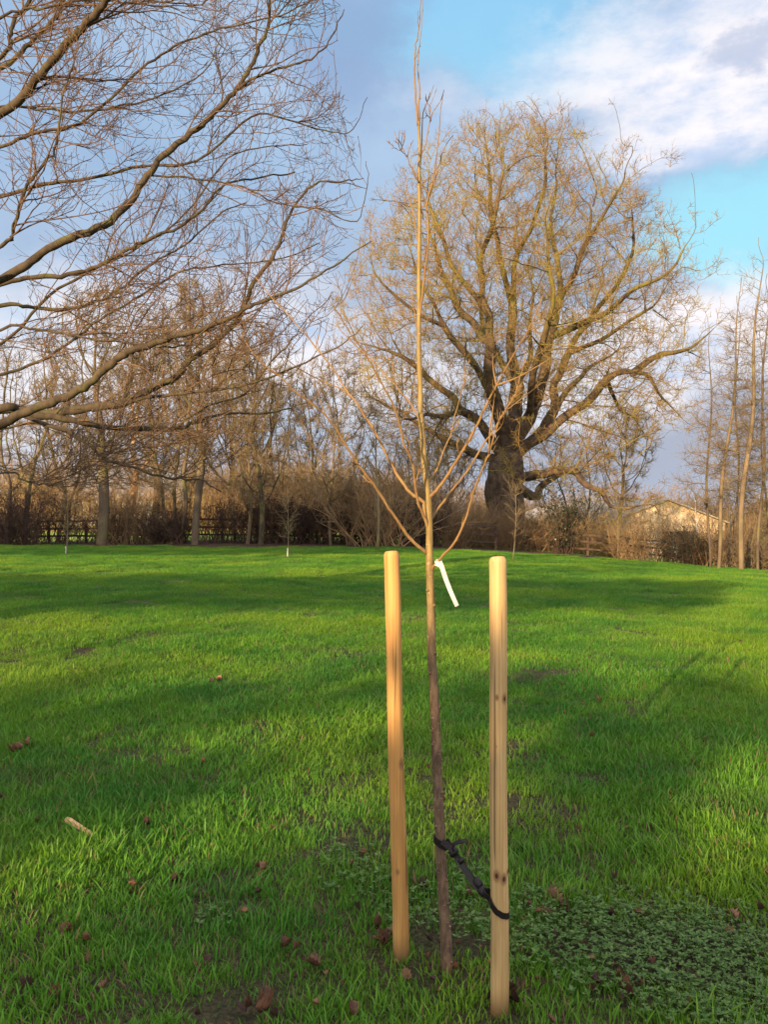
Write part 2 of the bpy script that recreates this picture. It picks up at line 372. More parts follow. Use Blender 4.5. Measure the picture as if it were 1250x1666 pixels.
for (px, py, s_) in ((717, 1345, -1), (712, 1212, -1), (733, 1508, 1), (722, 1432, 1), (713, 1290, 1), (706, 1190, -1), (704, 1095, -1), (708, 1063, 1), (703, 985, 1), (696, 960, -1), (731, 1565, 1), (716, 1388, 1), (726, 1470, 1)):   # leaf scars and nodes
    c0 = P(px, py, D0-.012); k = int(np.argmin(abs(tp[:, 2]-c0[2]))); c0[0] = tp[k, 0]+s_*rad[k]*.72; c0[1] = D0-rad[k]*.6
    mb.path(cr([c0+[0, 0, -.008], c0, c0+[.0015*s_, 0, .006]], 3), [.001, .0035, .0052, .0062, .0055, .0035, .001], 8)
mb.build('trunk', MT['young'], yt)
BR = [  # (points, start depth, end depth, radius, name)
 ([(697, 903), (668, 876), (648, 849), (628, 819), (608, 788), (588, 762), (567, 731), (547, 698), (530, 676), (505, 655), (480, 638), (454, 612), (422, 587), (400, 558)], D0, 2.25, .0064),
 ([(698, 858), (692, 830), (688, 815), (668, 802), (648, 775), (631, 745), (614, 708), (594, 678), (577, 651), (564, 636), (544, 604), (514, 565), (472, 515), (443, 486), (415, 450)], D0, 2.85, .0074),
 ([(698, 862), (689, 838), (681, 818), (675, 782), (672, 755), (658, 725), (651, 691), (641, 661), (631, 641), (614, 610), (594, 575), (572, 545), (555, 518), (537, 490)], D0, 2.3, .0058),
 ([(690, 740), (682, 685), (668, 657), (641, 624), (608, 590), (577, 560), (548, 530)], D0, 2.8, .0042),
 ([(697, 812), (715, 792), (732, 768), (749, 741), (766, 711), (782, 681), (796, 651), (808, 627), (823, 600), (846, 560), (868, 522), (884, 480)], D0, 2.4, .0066),
 ([(699, 850), (712, 829), (735, 799), (762, 765), (782, 731), (803, 701), (823, 668), (838, 641), (848, 610), (858, 572)], D0, 2.9, .0058),
 ([(702, 928), (711, 915), (720, 905), (742, 879), (759, 842), (769, 805), (782, 772), (796, 738), (806, 704), (816, 678), (832, 655), (846, 632)], D0, 2.35, .0058),
 ([(695, 790), (704, 775), (713, 760), (722, 735), (735, 704), (740, 678), (749, 647), (757, 617), (764, 584)], D0, 2.8, .0040),
 ([(683, 520), (686, 490), (692, 440), (697, 400), (697, 365), (695, 335), (704, 295), (709, 263), (713, 234), (716, 206), (717, 178), (721, 160)], D0, 2.5, .0050),
 ([(684, 340), (685, 263), (688, 248), (694, 230), (697, 210), (700, 198), (699, 186), (699, 174), (705, 160), (710, 147)], D0, 2.62, .0032),
 ([(682, 300), (679, 291), (671, 275), (663, 257), (654, 247), (641, 240), (630, 229)], D0, 2.5, .0026),
 ([(682, 430), (679, 390), (673, 350), (667, 327), (663, 312), (659, 295)], D0, 2.7, .0028),
 ([(681, 205), (677, 164), (675, 129), (675, 105), (676, 79), (680, 57), (683, 36), (684, 16), (686, -10), (686, -60)], D0, D0-.03, .0040),
 ([(682, 205), (682, 164), (683, 139), (680, 111), (682, 79), (685, 50), (688, 12), (690, -40)], D0, D0+.04, .0038),
 ([(683, 560), (676, 520), (669, 480), (661, 445), (655, 420)], D0, 2.75, .0026),
]
SUB = {0: [([(588, 762), (578, 755), (571, 750)], .004), ([(530, 676), (517, 640), (510, 610)], .0018), ([(608, 788), (597, 782), (588, 772)], .0025)],
 1: [([(564, 636), (525, 620), (487, 600), (455, 575)], .0026), ([(514, 565), (520, 540), (523, 520)], .002), ([(614, 708), (600, 690), (592, 668)], .0016)],
 2: [([(672, 755), (667, 735), (666, 715)], .002), ([(675, 790), (681, 770), (690, 752)], .002), ([(651, 691), (660, 672), (664, 650)], .0015)],
 4: [([(808, 629), (843, 614), (873, 597), (905, 578)], .0034), ([(782, 681), (789, 660), (791, 640)], .0018), ([(749, 741), (744, 725), (746, 712)], .002), ([(806, 628), (803, 600), (802, 575)], .0028)],
 5: [([(823, 668), (850, 648), (880, 625)], .0026), ([(803, 701), (802, 670), (806, 640)], .002), ([(838, 641), (846, 628), (858, 615)], .0018)],
 6: [([(796, 735), (798, 694), (804, 654), (804, 628)], .0030), ([(806, 704), (818, 690), (822, 670)], .002)],
 7: [([(735, 704), (746, 690), (745, 672)], .002), ([(757, 617), (756, 595), (757, 575)], .0018)],
 8: [([(695, 335), (707, 293), (717, 261), (719, 251), (727, 234), (738, 219)], .0026), ([(692, 450), (709, 464), (712, 452), (726, 430)], .0024), ([(700, 320), (690, 305), (687, 290)], .0016), ([(697, 380), (688, 350), (684, 330)], .0015)],
 9: [([(688, 250), (688, 190), (693, 172), (697, 162), (700, 150)], .0024), ([(700, 198), (705, 182), (717, 164), (723, 146)], .0016), ([(699, 192), (696, 188), (693, 184)], .0014), ([(699, 174), (695, 166), (693, 156)], .0014)],
 10: [([(654, 247), (653, 235), (645, 224), (642, 214)], .0015), ([(653, 235), (659, 226), (658, 216)], .0012), ([(663, 257), (666, 243), (673, 228)], .0014), ([(653, 235), (647, 232), (641, 229)], .001)],
 11: [([(673, 350), (664, 345), (655, 335), (642, 325), (640, 318)], .0014)], 3: [([(641, 624), (640, 600), (636, 585)], .0014)]}
for bi, (pts, d0, d1, r0) in enumerate(BR):
    q = pxpath(pts, d0, d1, 4); k = len(q); rr = r0*(.85 if bi > 7 else .94)*(1-np.linspace(0, 1, k)**.8*.78); rr[0] *= 1.25
    q[1:-1] += rng.normal(0, .0009, (k-2, 3)); rr *= 1+.05*rng.normal(size=k)
    mb = MB().path(q, rr, 8); tw = mb; cnt = 0
    for sp_, sr in SUB.get(bi, []):
        dd = [d0+(d1-d0)*np.interp(0, [0], [0])]
        j = int(np.argmin([np.hypot((p[0]/p[1]*F+625)-sp_[0][0], (833-(p[2]-EYE)/p[1]*F)-sp_[0][1]) for p in q])); dq = q[j][1]
        s_ = cr([q[j]]+[P(a, b_, dq+(rng.uniform(-.05, .05))*(ii+1)) for ii, (a, b_) in enumerate(sp_[1:])], 4)
        mb.path(s_, np.linspace(sr, .0010, len(s_)), 6)
        po, dr, _, _, _ = spawn(s_[None], np.ones((1, len(s_))), 3, (.4, .8)); w_ = walk(po, dr, rng.uniform(.01, .05, 3), 3, .15, .15)
        tw.tubes(w_, taper(3, .0013, .0007, 4), 5); cnt += 1
    ns = 3 if bi > 7 else max(3, int(len(q)/5)+2); po, dr, ra, _, _ = spawn(q[None], rr[None], ns, (.35, .8), .3); w_ = walk(po, dr+[0, 0, .3], rng.uniform(.012, .055, ns), 3, .12, .1)
    tw.tubes(w_, taper(ns, .0014, .0007, 4), 5)
    po, dr, ra, _, _ = spawn(q[None], rr[None], ns*2, (.3, .6), .1)                  # buds
    w_ = np.stack([po, po+dr*.004, po+dr*.008, po+dr*.012], 1); tw.tubes(w_, np.tile([.0010, .0015, .0011, .0003], (ns*2, 1)), 5)
    bo = mb.build('branch', MT['ybranch'], yt)
# ------------------------------------------------------------------ white tag
def ribbon(pts, w, th, wd):
    """flat strip along pts, width direction per point wd, thickness th"""
    p = np.asarray(pts, float); k = len(p); T = unit(np.gradient(p, axis=0)); wd = np.broadcast_to(np.asarray(wd, float), p.shape)
    wd = unit(wd-T*(wd*T).sum(-1, keepdims=True)); nn = np.cross(T, wd); w = np.broadcast_to(np.asarray(w, float), (k,))[:, None]
    V = np.stack([p-wd*w/2-nn*th/2, p+wd*w/2-nn*th/2, p+wd*w/2+nn*th/2, p-wd*w/2+nn*th/2], 1)
    idx = np.arange(k*4).reshape(k, 4); A = idx[:-1]; B = idx[1:]
    Q = np.stack([A, np.roll(A, -1, 1), np.roll(B, -1, 1), B], -1).reshape(-1, 4)
    return V.reshape(-1, 3), np.vstack([Q, idx[0][::-1], idx[-1]])
m, t, b = mat('white_plastic', .45); MT['tag'] = m
c = MIX(t, SS(t, NOI(t, geo(t).outputs['Position'], 60, 4), .4, .7), (.58, .56, .52), (.46, .44, .41)); t.links.new(c, b.inputs['Base Color'])
dt = D0-.035; tg = empty('plant_tag', P(714, 916, dt))
tag(tg, 'blank white plastic tag strip hanging from the lowest right branch of the young tree', 'plant tag')
q = cr([P(714, 911, dt), P(719, 922, dt-.004), (P(726, 943, dt-.010)), P(735, 966, dt-.016), P(744, 986, dt-.018)], 5)
mb = MB().add(*ribbon(q, np.linspace(.0165, .0135, len(q)), .0006, (1, .35, .35))); mb.build('strip', MT['tag'], tg, False)
an = np.linspace(0, 2*math.pi, 14); cc = P(713, 915, D0-.012)
q = np.stack([cc[0]+.011*np.cos(an), cc[1]+.014*np.sin(an), cc[2]+.004*np.sin(an+.5)], -1)
mb = MB().add(*ribbon(q, .013, .0006, (0.25, 0, 1)))
mb.add(*ribbon(cr([P(709, 913, dt+.012), P(711, 918, dt-.002), P(716, 922, dt-.006), P(719, 917, dt)], 4), .006, .0006, (.7, 0, .6)))
mb.build('loop', MT['tag'], tg, False)
# ------------------------------------------------------------------ black tree tie
tie = empty('tree_tie', P(755, 1410, 2.5))
tag(tie, 'black rubber strap with buckle tying the young tree to the right stake', 'tree tie')
def pxd(px, py, d): return P(px, py, d)
k_ = int(np.argmin(abs(tp[:, 2]-P(716, 1368, D0)[2]))); tc_ = tp[k_]
an = np.linspace(R(-15), R(-345), 26)
q = np.stack([tc_[0]+.0215*np.cos(an), tc_[1]+.0215*np.sin(an), tc_[2]+.0-.012*np.cos(an)], -1)
MB().add(*ribbon(q, .022, .003, (0, 0, 1))).build('tree_loop', MT['black'], tie, False)
q = cr([pxd(719, 1369, 2.575), pxd(727, 1375, 2.568), pxd(737, 1385, 2.555), pxd(748, 1402, 2.52), pxd(760, 1420, 2.49), pxd(772, 1438, 2.46), pxd(785, 1452, 2.43)], 4)
mb = MB().add(*ribbon(q, .018, .0035, (.8, 0, .6)))
q2 = cr([pxd(727, 1366, 2.61), pxd(733, 1375, 2.59), pxd(745, 1394, 2.54), pxd(763, 1420, 2.505), pxd(778, 1441, 2.46), pxd(790, 1452, 2.43)], 4)
mb.add(*ribbon(q2, .015, .0035, (.8, .1, .6))); mb.build('strap', MT['black'], tie, False)
def lump(mb, c, d, L, r, flat=.6):
    an = np.arange(12)*2*math.pi/12; d = unit(np.asarray(d, float)); a = unit(np.cross(d, [0, 1, 0])); b_ = np.cross(d, a); V = []
    for s_, f in ((-1, .0), (-1, .75), (-.8, 1), (.8, 1), (1, .75), (1, .0)):
        V.append(c+d*s_*L/2+(a[None]*np.cos(an)[:, None]**1+b_[None]*np.sin(an)[:, None]*flat)*r*f)
    V = np.array(V); idx = np.arange(72).reshape(6, 12); A = idx[:-1]; B = idx[1:]
    mb.add(V.reshape(-1, 3), np.stack([A, np.roll(A, -1, 1), np.roll(B, -1, 1), B], -1).reshape(-1, 4))
sd_ = P(785, 1452, 2.43)-P(737, 1385, 2.55)
mb = MB(); lump(mb, P(738, 1386, 2.545), sd_, .022, .016); mb.build('buckle', MT['black'], tie)
mb = MB(); lump(mb, P(786, 1450, 2.43), sd_, .026, .014)
lump(mb, P(778, 1436, 2.45), sd_, .03, .0125); mb.build('spacer', MT['black'], tie)
mb = MB(); lump(mb, P(751, 1400, 2.515), sd_, .014, .011); mb.build('spacer', MT['black'], tie)
q = cr([pxd(737, 1383, 2.535), pxd(738, 1375, 2.52), pxd(743, 1371, 2.51), pxd(751, 1369, 2.50), pxd(760, 1367, 2.495)], 5)
MB().add(*ribbon(q, .012, .0028, (.0, .8, .6))).build('free_end', MT['black'], tie, False)
s0 = P(812.5, 1475, 2.39); an = np.linspace(R(200), R(-125), 40)
front = np.clip(-np.sin(an), 0, 1)
q = np.stack([s0[0]+.0295*np.cos(an), s0[1]+.0295*np.sin(an), s0[2]-.004-.018*front-.012*np.cos(an)+.012], -1)
q = np.array([P(x_, y_, 2.39) for x_, y_ in ((795, 1470),)])
an = np.linspace(R(188), R(352), 22)
zpx = np.interp(np.cos(an), [-1, -.8, -.4, .2, .7, 1], [1462, 1474, 1484, 1490, 1491, 1489])
fr = np.stack([s0[0]+.0298*np.cos(an), 2.39+.0298*np.sin(an), EYE+(833-zpx)/F*(2.39+.0298*np.sin(an))], -1)
an2 = np.linspace(R(2), R(165), 16)
bk = np.stack([s0[0]+.0298*np.cos(an2), 2.39+.0298*np.sin(an2), np.interp(an2, [0, R(165)], [fr[-1, 2], P(795, 1452, 2.39)[2]])], -1)
lead = np.array([P(787, 1450, 2.42), P(790, 1456, 2.395)])
MB().add(*ribbon(np.vstack([lead, fr, bk, P(788, 1449, 2.43)[None]]), .017, .003, (0, 0, 1))).build('stake_loop', MT['black'], tie, False)
# ------------------------------------------------------------------ big tree reaching in from the left
lt = empty('broad_tree', (-6.6, 9.6, 0))
tag(lt, 'large bare tree reaching in from the left edge with arching limbs and fine twigs', 'tree')
TX, TY = -6.6, 9.6
zt = np.linspace(-.2, 9.5, 24)
MB().path(np.stack([TX+.12*np.sin(zt*.8), TY+.1*np.cos(zt*.6), zt], -1), np.interp(zt, [-.2, .3, 2, 5, 9.5], [.50, .38, .32, .25, .10])*(1+.03*np.sin(zt*5)), 18).build('trunk', MT['limb'], lt)
LB = [ # points in the photograph, distance at start and end, radius at start, at end
 ([(0, 455), (50, 425), (100, 395), (170, 365), (205, 335), (240, 285), (270, 248), (320, 210), (355, 178), (385, 145), (410, 100), (430, 60), (438, 15), (436, -60)], 8.6, 8.0, .085, .012),
 ([(385, 145), (425, 122), (460, 110), (505, 95), (535, 68), (560, 15)], 8.1, 7.8, .026, .005),
 ([(0, 463), (60, 450), (120, 445), (165, 430), (200, 410), (240, 390), (290, 370), (330, 340), (365, 300), (420, 290), (480, 280)], 9.4, 9.8, .055, .008),
 ([(0, 188), (50, 140), (80, 105), (110, 70), (140, 40), (175, 0), (215, -60)], 8.2, 7.2, .075, .03),
 ([(0, 110), (40, 75), (75, 45), (100, 10), (120, -60)], 9.5, 9.5, .055, .02),
 ([(0, 92), (15, 60), (25, 30), (50, 0), (70, -60)], 8.8, 9, .04, .02),
 ([(0, 175), (60, 178), (130, 182), (200, 172), (250, 160), (330, 120), (360, 60)], 10, 10.4, .035, .006),
 ([(0, 400), (20, 380), (40, 310), (70, 270), (92, 235), (100, 160), (120, 100)], 8.0, 7.6, .04, .007),
 ([(0, 689), (36, 673), (83, 655), (137, 630), (173, 598), (202, 576), (230, 565), (270, 551), (313, 540), (364, 522), (389, 511), (414, 493), (470, 475), (530, 440), (605, 392)], 8.8, 7.4, .098, .005),
 ([(0, 667), (70, 673), (130, 666), (200, 655), (250, 630), (290, 610), (308, 585), (345, 562), (385, 522), (400, 490), (415, 455), (450, 410), (470, 350), (510, 300), (560, 295), (592, 290)], 9.6, 9.0, .105, .004),
 ([(0, 664), (36, 673), (119, 684), (173, 695), (234, 698), (288, 698), (324, 684), (374, 673), (450, 670), (500, 655)], 9.0, 10.2, .09, .006),
 ([(40, 678), (108, 702), (144, 723), (173, 749), (216, 760), (270, 778), (324, 781), (360, 800)], 9.0, 8.6, .04, .006),
 ([(0, 497), (54, 500), (100, 504), (144, 495), (180, 480), (216, 453), (260, 420), (300, 400), (355, 350), (400, 330)], 9.8, 10.6, .048, .007),
 ([(0, 535), (54, 536), (94, 540), (144, 551), (216, 558), (270, 565), (330, 560)], 8.6, 8.2, .03, .006),
 ([(0, 770), (36, 781), (60, 786), (83, 788), (105, 782)], 8, 7.6, .020, .006),
 ([(150, 668), (230, 650), (290, 640), (350, 635), (400, 626), (454, 608), (508, 583), (555, 561), (590, 530)], 9.3, 8.2, .035, .004),
 ([(0, 610), (60, 590), (110, 560), (160, 520), (230, 480), (300, 440), (380, 430), (460, 420), (520, 395)], 10.4, 11.2, .04, .006),
 ([(0, 320), (70, 300), (150, 290), (230, 270), (320, 262), (410, 190), (470, 195), (540, 215), (575, 210), (598, 158)], 10.2, 9.6, .045, .003),
 ([(0, 240), (60, 215), (130, 200), (210, 130), (260, 90), (320, 60), (390, 40), (470, 20), (540, -20)], 9.2, 9.8, .04, .006),
 ([(0, 30), (60, 15), (140, 0), (200, 5), (260, 3), (320, 8), (345, -5)], 8.2, 8.0, .026, .006),
 ([(0, 560), (80, 480), (150, 440), (230, 400), (300, 350), (370, 260), (430, 240), (500, 235)], 11, 11.5, .04, .006),
 ([(240, 285), (300, 290), (380, 300), (450, 330), (520, 340), (580, 360), (598, 300), (596, 262)], 8.4, 8.0, .018, .003),
 ([(0, 700), (50, 690), (100, 700), (160, 730), (200, 740)], 10.2, 10.6, .03, .006),
 ([(280, 700), (340, 660), (400, 640), (440, 590), (470, 560), (500, 520), (540, 480)], 9.4, 9.6, .022, .004),
]
Lp, Lr = [], []; mb = MB()
for pts, d0, d1, r0, r1 in LB:
    q = [P(a, b_, d0+(d1-d0)*i/(len(pts)-1)) for i, (a, b_) in enumerate(pts)]
    if pts[0][0] == 0:
        s = q[0]; q = [np.array([TX, TY, s[2]-1.2 if s[2] > 3 else s[2]-.3]), (np.array([TX, TY, s[2]-.5])+s)/2+[0, 0, -.1]]+q
    q = cr(q, 5); k = len(q); t_ = np.linspace(0, 1, k); r0 *= .60; rr = r0*(1-t_)**.9+r1*(1-(1-t_)**.9)
    q[2:-1] += rng.normal(0, .007, (k-3, 3)); q[2:-1, 2] += .005*np.sin(np.arange(k-3)*.9+rng.uniform(0, 6))*np.sin(np.arange(k-3)*.31); rr *= 1+.05*rng.normal(size=k)
    mb.path(q, rr, 10)
    j = np.linspace(0, k-1, 60).astype(int); Lp.append(q[j]); Lr.append(rr[j])
mb.build('limbs', MT['limb'], lt)
Lp = np.array(Lp); Lr = np.array(Lr)
# headings lie mostly across the view and away from the trunk, tips turning up
def flt(po, dr, *o):
    keep = (po[:, 0]/po[:, 1] < -.012) & (po[:, 0]/po[:, 1] > -.60); return (po[keep], dr[keep])+tuple(a[keep] for a in o)
def lim(w, mx=0.0):                                   # drop shoots that would leave the crown's outline
    u = w[:, -1, 0]/w[:, -1, 1]*F+625; v = 833-(w[:, -1, 2]-EYE)/w[:, -1, 1]*F
    return (u < np.interp(v, [-100, 0, 100, 200, 300, 400, 500, 600, 700, 800], [560, 560, 545, 585, 600, 590, 560, 520, 470, 330])) & (v < np.interp(u, [-50, 150, 300, 450, 600], [800, 800, 800, 740, 640]))
po, dr, ra, tt, pi = spawn(Lp, Lr, 15, (.45, 1.15), .22, .99)
dr = dr*[1, .75, 1]+[.22, 0, .05]; po, dr, ra, tt = flt(po, dr, ra, tt)
ln = rng.uniform(.7, 2.1, len(po))*np.clip(1.25-tt*.75, .3, 1)
A1 = walk(po, dr, ln, 9, .17, .035); k1 = lim(A1); A1 = A1[k1]; ra = ra[k1]; r1 = taper(len(A1), np.minimum(ra*.5, .0085), .0034, 10)
a1 = MB().tubes(A1, r1, 5)
po, dr, ra, tt, pi = spawn(A1, r1, 8, (.6, 1.25), .12, .99); A2 = walk(po, dr*[1, .8, 1], rng.uniform(.25, .75, len(po))*(1.15-.55*tt), 6, .2, .06)
k2 = lim(A2); A2 = A2[k2]; ra = ra[k2]; r2 = taper(len(A2), np.minimum(ra*.7, .0040), .0025, 7); a1.tubes(A2, r2, 3)
po, dr, ra, tt, pi = spawn(A2, r2, 3, (.5, 1.0), .15, .95); A3 = walk(po, dr, rng.uniform(.06, .28, len(po)), 4, .14, .12); A3 = A3[lim(A3)]
r3 = np.tile([.0025, .0023, .0022, .0021, .0036], (len(A3), 1)); a1.tubes(A3, r3, 3)
print('left tree shoots', len(A1), len(A2), len(A3))
a1.build('crown', MT['limbtwig'], lt)
# a few withered leaves that still hang on
def leafquads(mb, C, s):
    n = len(C); a = unit(rng.normal(size=(n, 3))); b_ = unit(np.cross(a, rng.normal(size=(n, 3)))); s = np.asarray(s).reshape(-1, 1)
    V = np.stack([C-a*s-b_*s*.2, C+b_*s*.7-a*s*.1, C+a*s, C-b_*s*.7-a*s*.1], 1)
    mb.add(V.reshape(-1, 3), np.arange(n*4).reshape(n, 4))
C = np.repeat(A2[rng.integers(0, len(A2), 14), -1], 4, 0)+rng.normal(0, .014, (56, 3)); mb = MB(); leafquads(mb, C, rng.uniform(.012, .028, 56)); mb.build('withered_leaves', MT['deadleaf'], lt)
# ------------------------------------------------------------------ trees grown towards light points
def colonize(nodes, parents, att, step, kill, infl, iters, wob=.15, trop=0.0, cen=None, out=0.0):
    pos = [np.array(p, float) for p in nodes]; par = list(parents); att = np.array(att); alive = np.ones(len(att), bool)
    near = np.full(len(att), -1); nd = np.full(len(att), 1e9)
    def upd(start):
        Pn = np.array(pos[start:])
        for c0 in range(0, len(att), 2000):
            idx = np.where(alive[c0:c0+2000])[0]+c0
            if not len(idx): continue
            for s_ in range(0, len(Pn), 600):
                d = np.linalg.norm(att[idx][:, None]-Pn[None, s_:s_+600], axis=2); j = d.argmin(1); dm = d[np.arange(len(idx)), j]
                b_ = dm < nd[idx]; nd[idx[b_]] = dm[b_]; near[idx[b_]] = j[b_]+start+s_
    upd(0)
    for it in range(iters):
        act = np.where(alive & (nd < infl))[0]
        if not len(act): break
        Pn = np.array(pos); dirs = unit(att[act]-Pn[near[act]]); acc = np.zeros((len(pos), 3)); np.add.at(acc, near[act], dirs)
        ids = np.unique(near[act]); v = unit(acc[ids]); v = v+rng.normal(0, wob, v.shape)+[0, 0, trop]
        if cen is not None: v = v+out*unit(np.array([pos[i_] for i_ in ids])-cen)
        v = unit(v); st = len(pos)
        for i_, d_ in zip(ids, v): pos.append(pos[i_]+d_*step); par.append(int(i_))
        upd(st); alive &= nd > kill
    return np.array(pos), np.array(par)
def to_chains(pos, par, rtip, expo=2.3, rmax=None, pw=1.0, rmin=None):
    n = len(pos); ch = [[] for _ in range(n)]
    for i_ in range(n):
        if par[i_] >= 0: ch[par[i_]].append(i_)
    nt_ = sum(1 for c in ch if not c)
    if rmax: expo = max(1.75, math.log(max(nt_, 3))/math.log(rmax/rtip))
    r = np.zeros(n); order = []; st = [i_ for i_ in range(n) if par[i_] < 0]
    while st:
        a = st.pop(); order.append(a); st += ch[a]
    for a in reversed(order): r[a] = rtip**expo if not ch[a] else sum(r[c] for c in ch[a])
    r = r**(1/expo)
    if pw != 1: r = np.maximum(r.max()*(r/r.max())**pw, .011)
    if rmin is not None: r[:len(rmin)] = np.maximum(r[:len(rmin)], rmin)
    chains = []; st = [(i_, None) for i_ in range(n) if par[i_] < 0]
    while st:
        a, p0 = st.pop(); pts = []; rr = []
        if p0 is not None: pts.append(pos[p0]); rr.append(min(r[p0], r[a]*1.15))
        while True:
            pts.append(pos[a]); rr.append(r[a])
            if not ch[a]: break
            c = sorted(ch[a], key=lambda q: -r[q]); st += [(q, a) for q in c[1:]]; a = c[0]
        if len(pts) > 1: chains.append((np.array(pts), np.array(rr)))
    return chains
def smooth_chain(p, r):
    if len(p) > 3:
        q = p.copy(); q[1:-1] = (p[:-2]+2*p[1:-1]+p[2:])/4; return q, r
    return p, r
def finish_tree(name, base, chains, bmat, tmat, thr, twigs, tl, label, cat, group=None, tr=.008, up=.1, per=2, spray=None):
    root = empty(name, base); tag(root, label, cat, group)
    a = [smooth_chain(*c) for c in chains if c[1][0] >= thr]; b_ = [smooth_chain(*c) for c in chains if c[1][0] < thr]
    if a: MB().chains(a).build('trunk', bmat, root)
    mb = MB()
    if b_: mb.chains(b_)
    if spray:                                        # fans of fine shoots heading outwards and up
        oc_, ns_ = spray; cp = np.array([p[i_] for p, r in b_ for i_ in range(1, len(p))]); cp = cp[rng.integers(0, len(cp), ns_)]
        ou = unit(cp-oc_)*.75+rng.normal(0, .65, cp.shape)+[0, 0, .25]; w_ = walk(cp, ou, rng.uniform(.25, .85, ns_), 5, .34, .04); rt = taper(ns_, .0095, .0058, 6); mb.tubes(w_, rt, 3)
        po, dr, ra, _, _ = spawn(w_, rt, 4, (.4, 1.1), .2); w2 = walk(po, dr+unit(po-oc_)*.4, rng.uniform(.12, .4, len(po)), 3, .3, .05); mb.tubes(w2, taper(len(w2), .0064, .0046, 4), 3)
    cand = [(p[i_], unit(p[i_]-p[i_-1])) for p, r in b_ for i_ in range(1, len(p))]
    idx = rng.integers(0, len(cand), max(twigs, 2))
    po = np.array([cand[i_][0] for i_ in idx]); dr = np.array([cand[i_][1] for i_ in idx])+rng.normal(0, .6, (len(idx), 3))
    w_ = walk(po, dr, rng.uniform(tl*.4, tl, len(po)), 4, .28, up); rt = taper(len(w_), tr, tr*.55, 5); mb.tubes(w_, rt, 3)
    if per:
        po, dr, ra, _, _ = spawn(w_, rt, per, (.4, 1)); w2 = walk(po, dr, rng.uniform(tl*.2, tl*.5, len(po)), 2, .25, up); mb.tubes(w2, taper(len(w2), tr*.7, tr*.5, 3), 3)
    mb.build('crown', tmat, root); return root
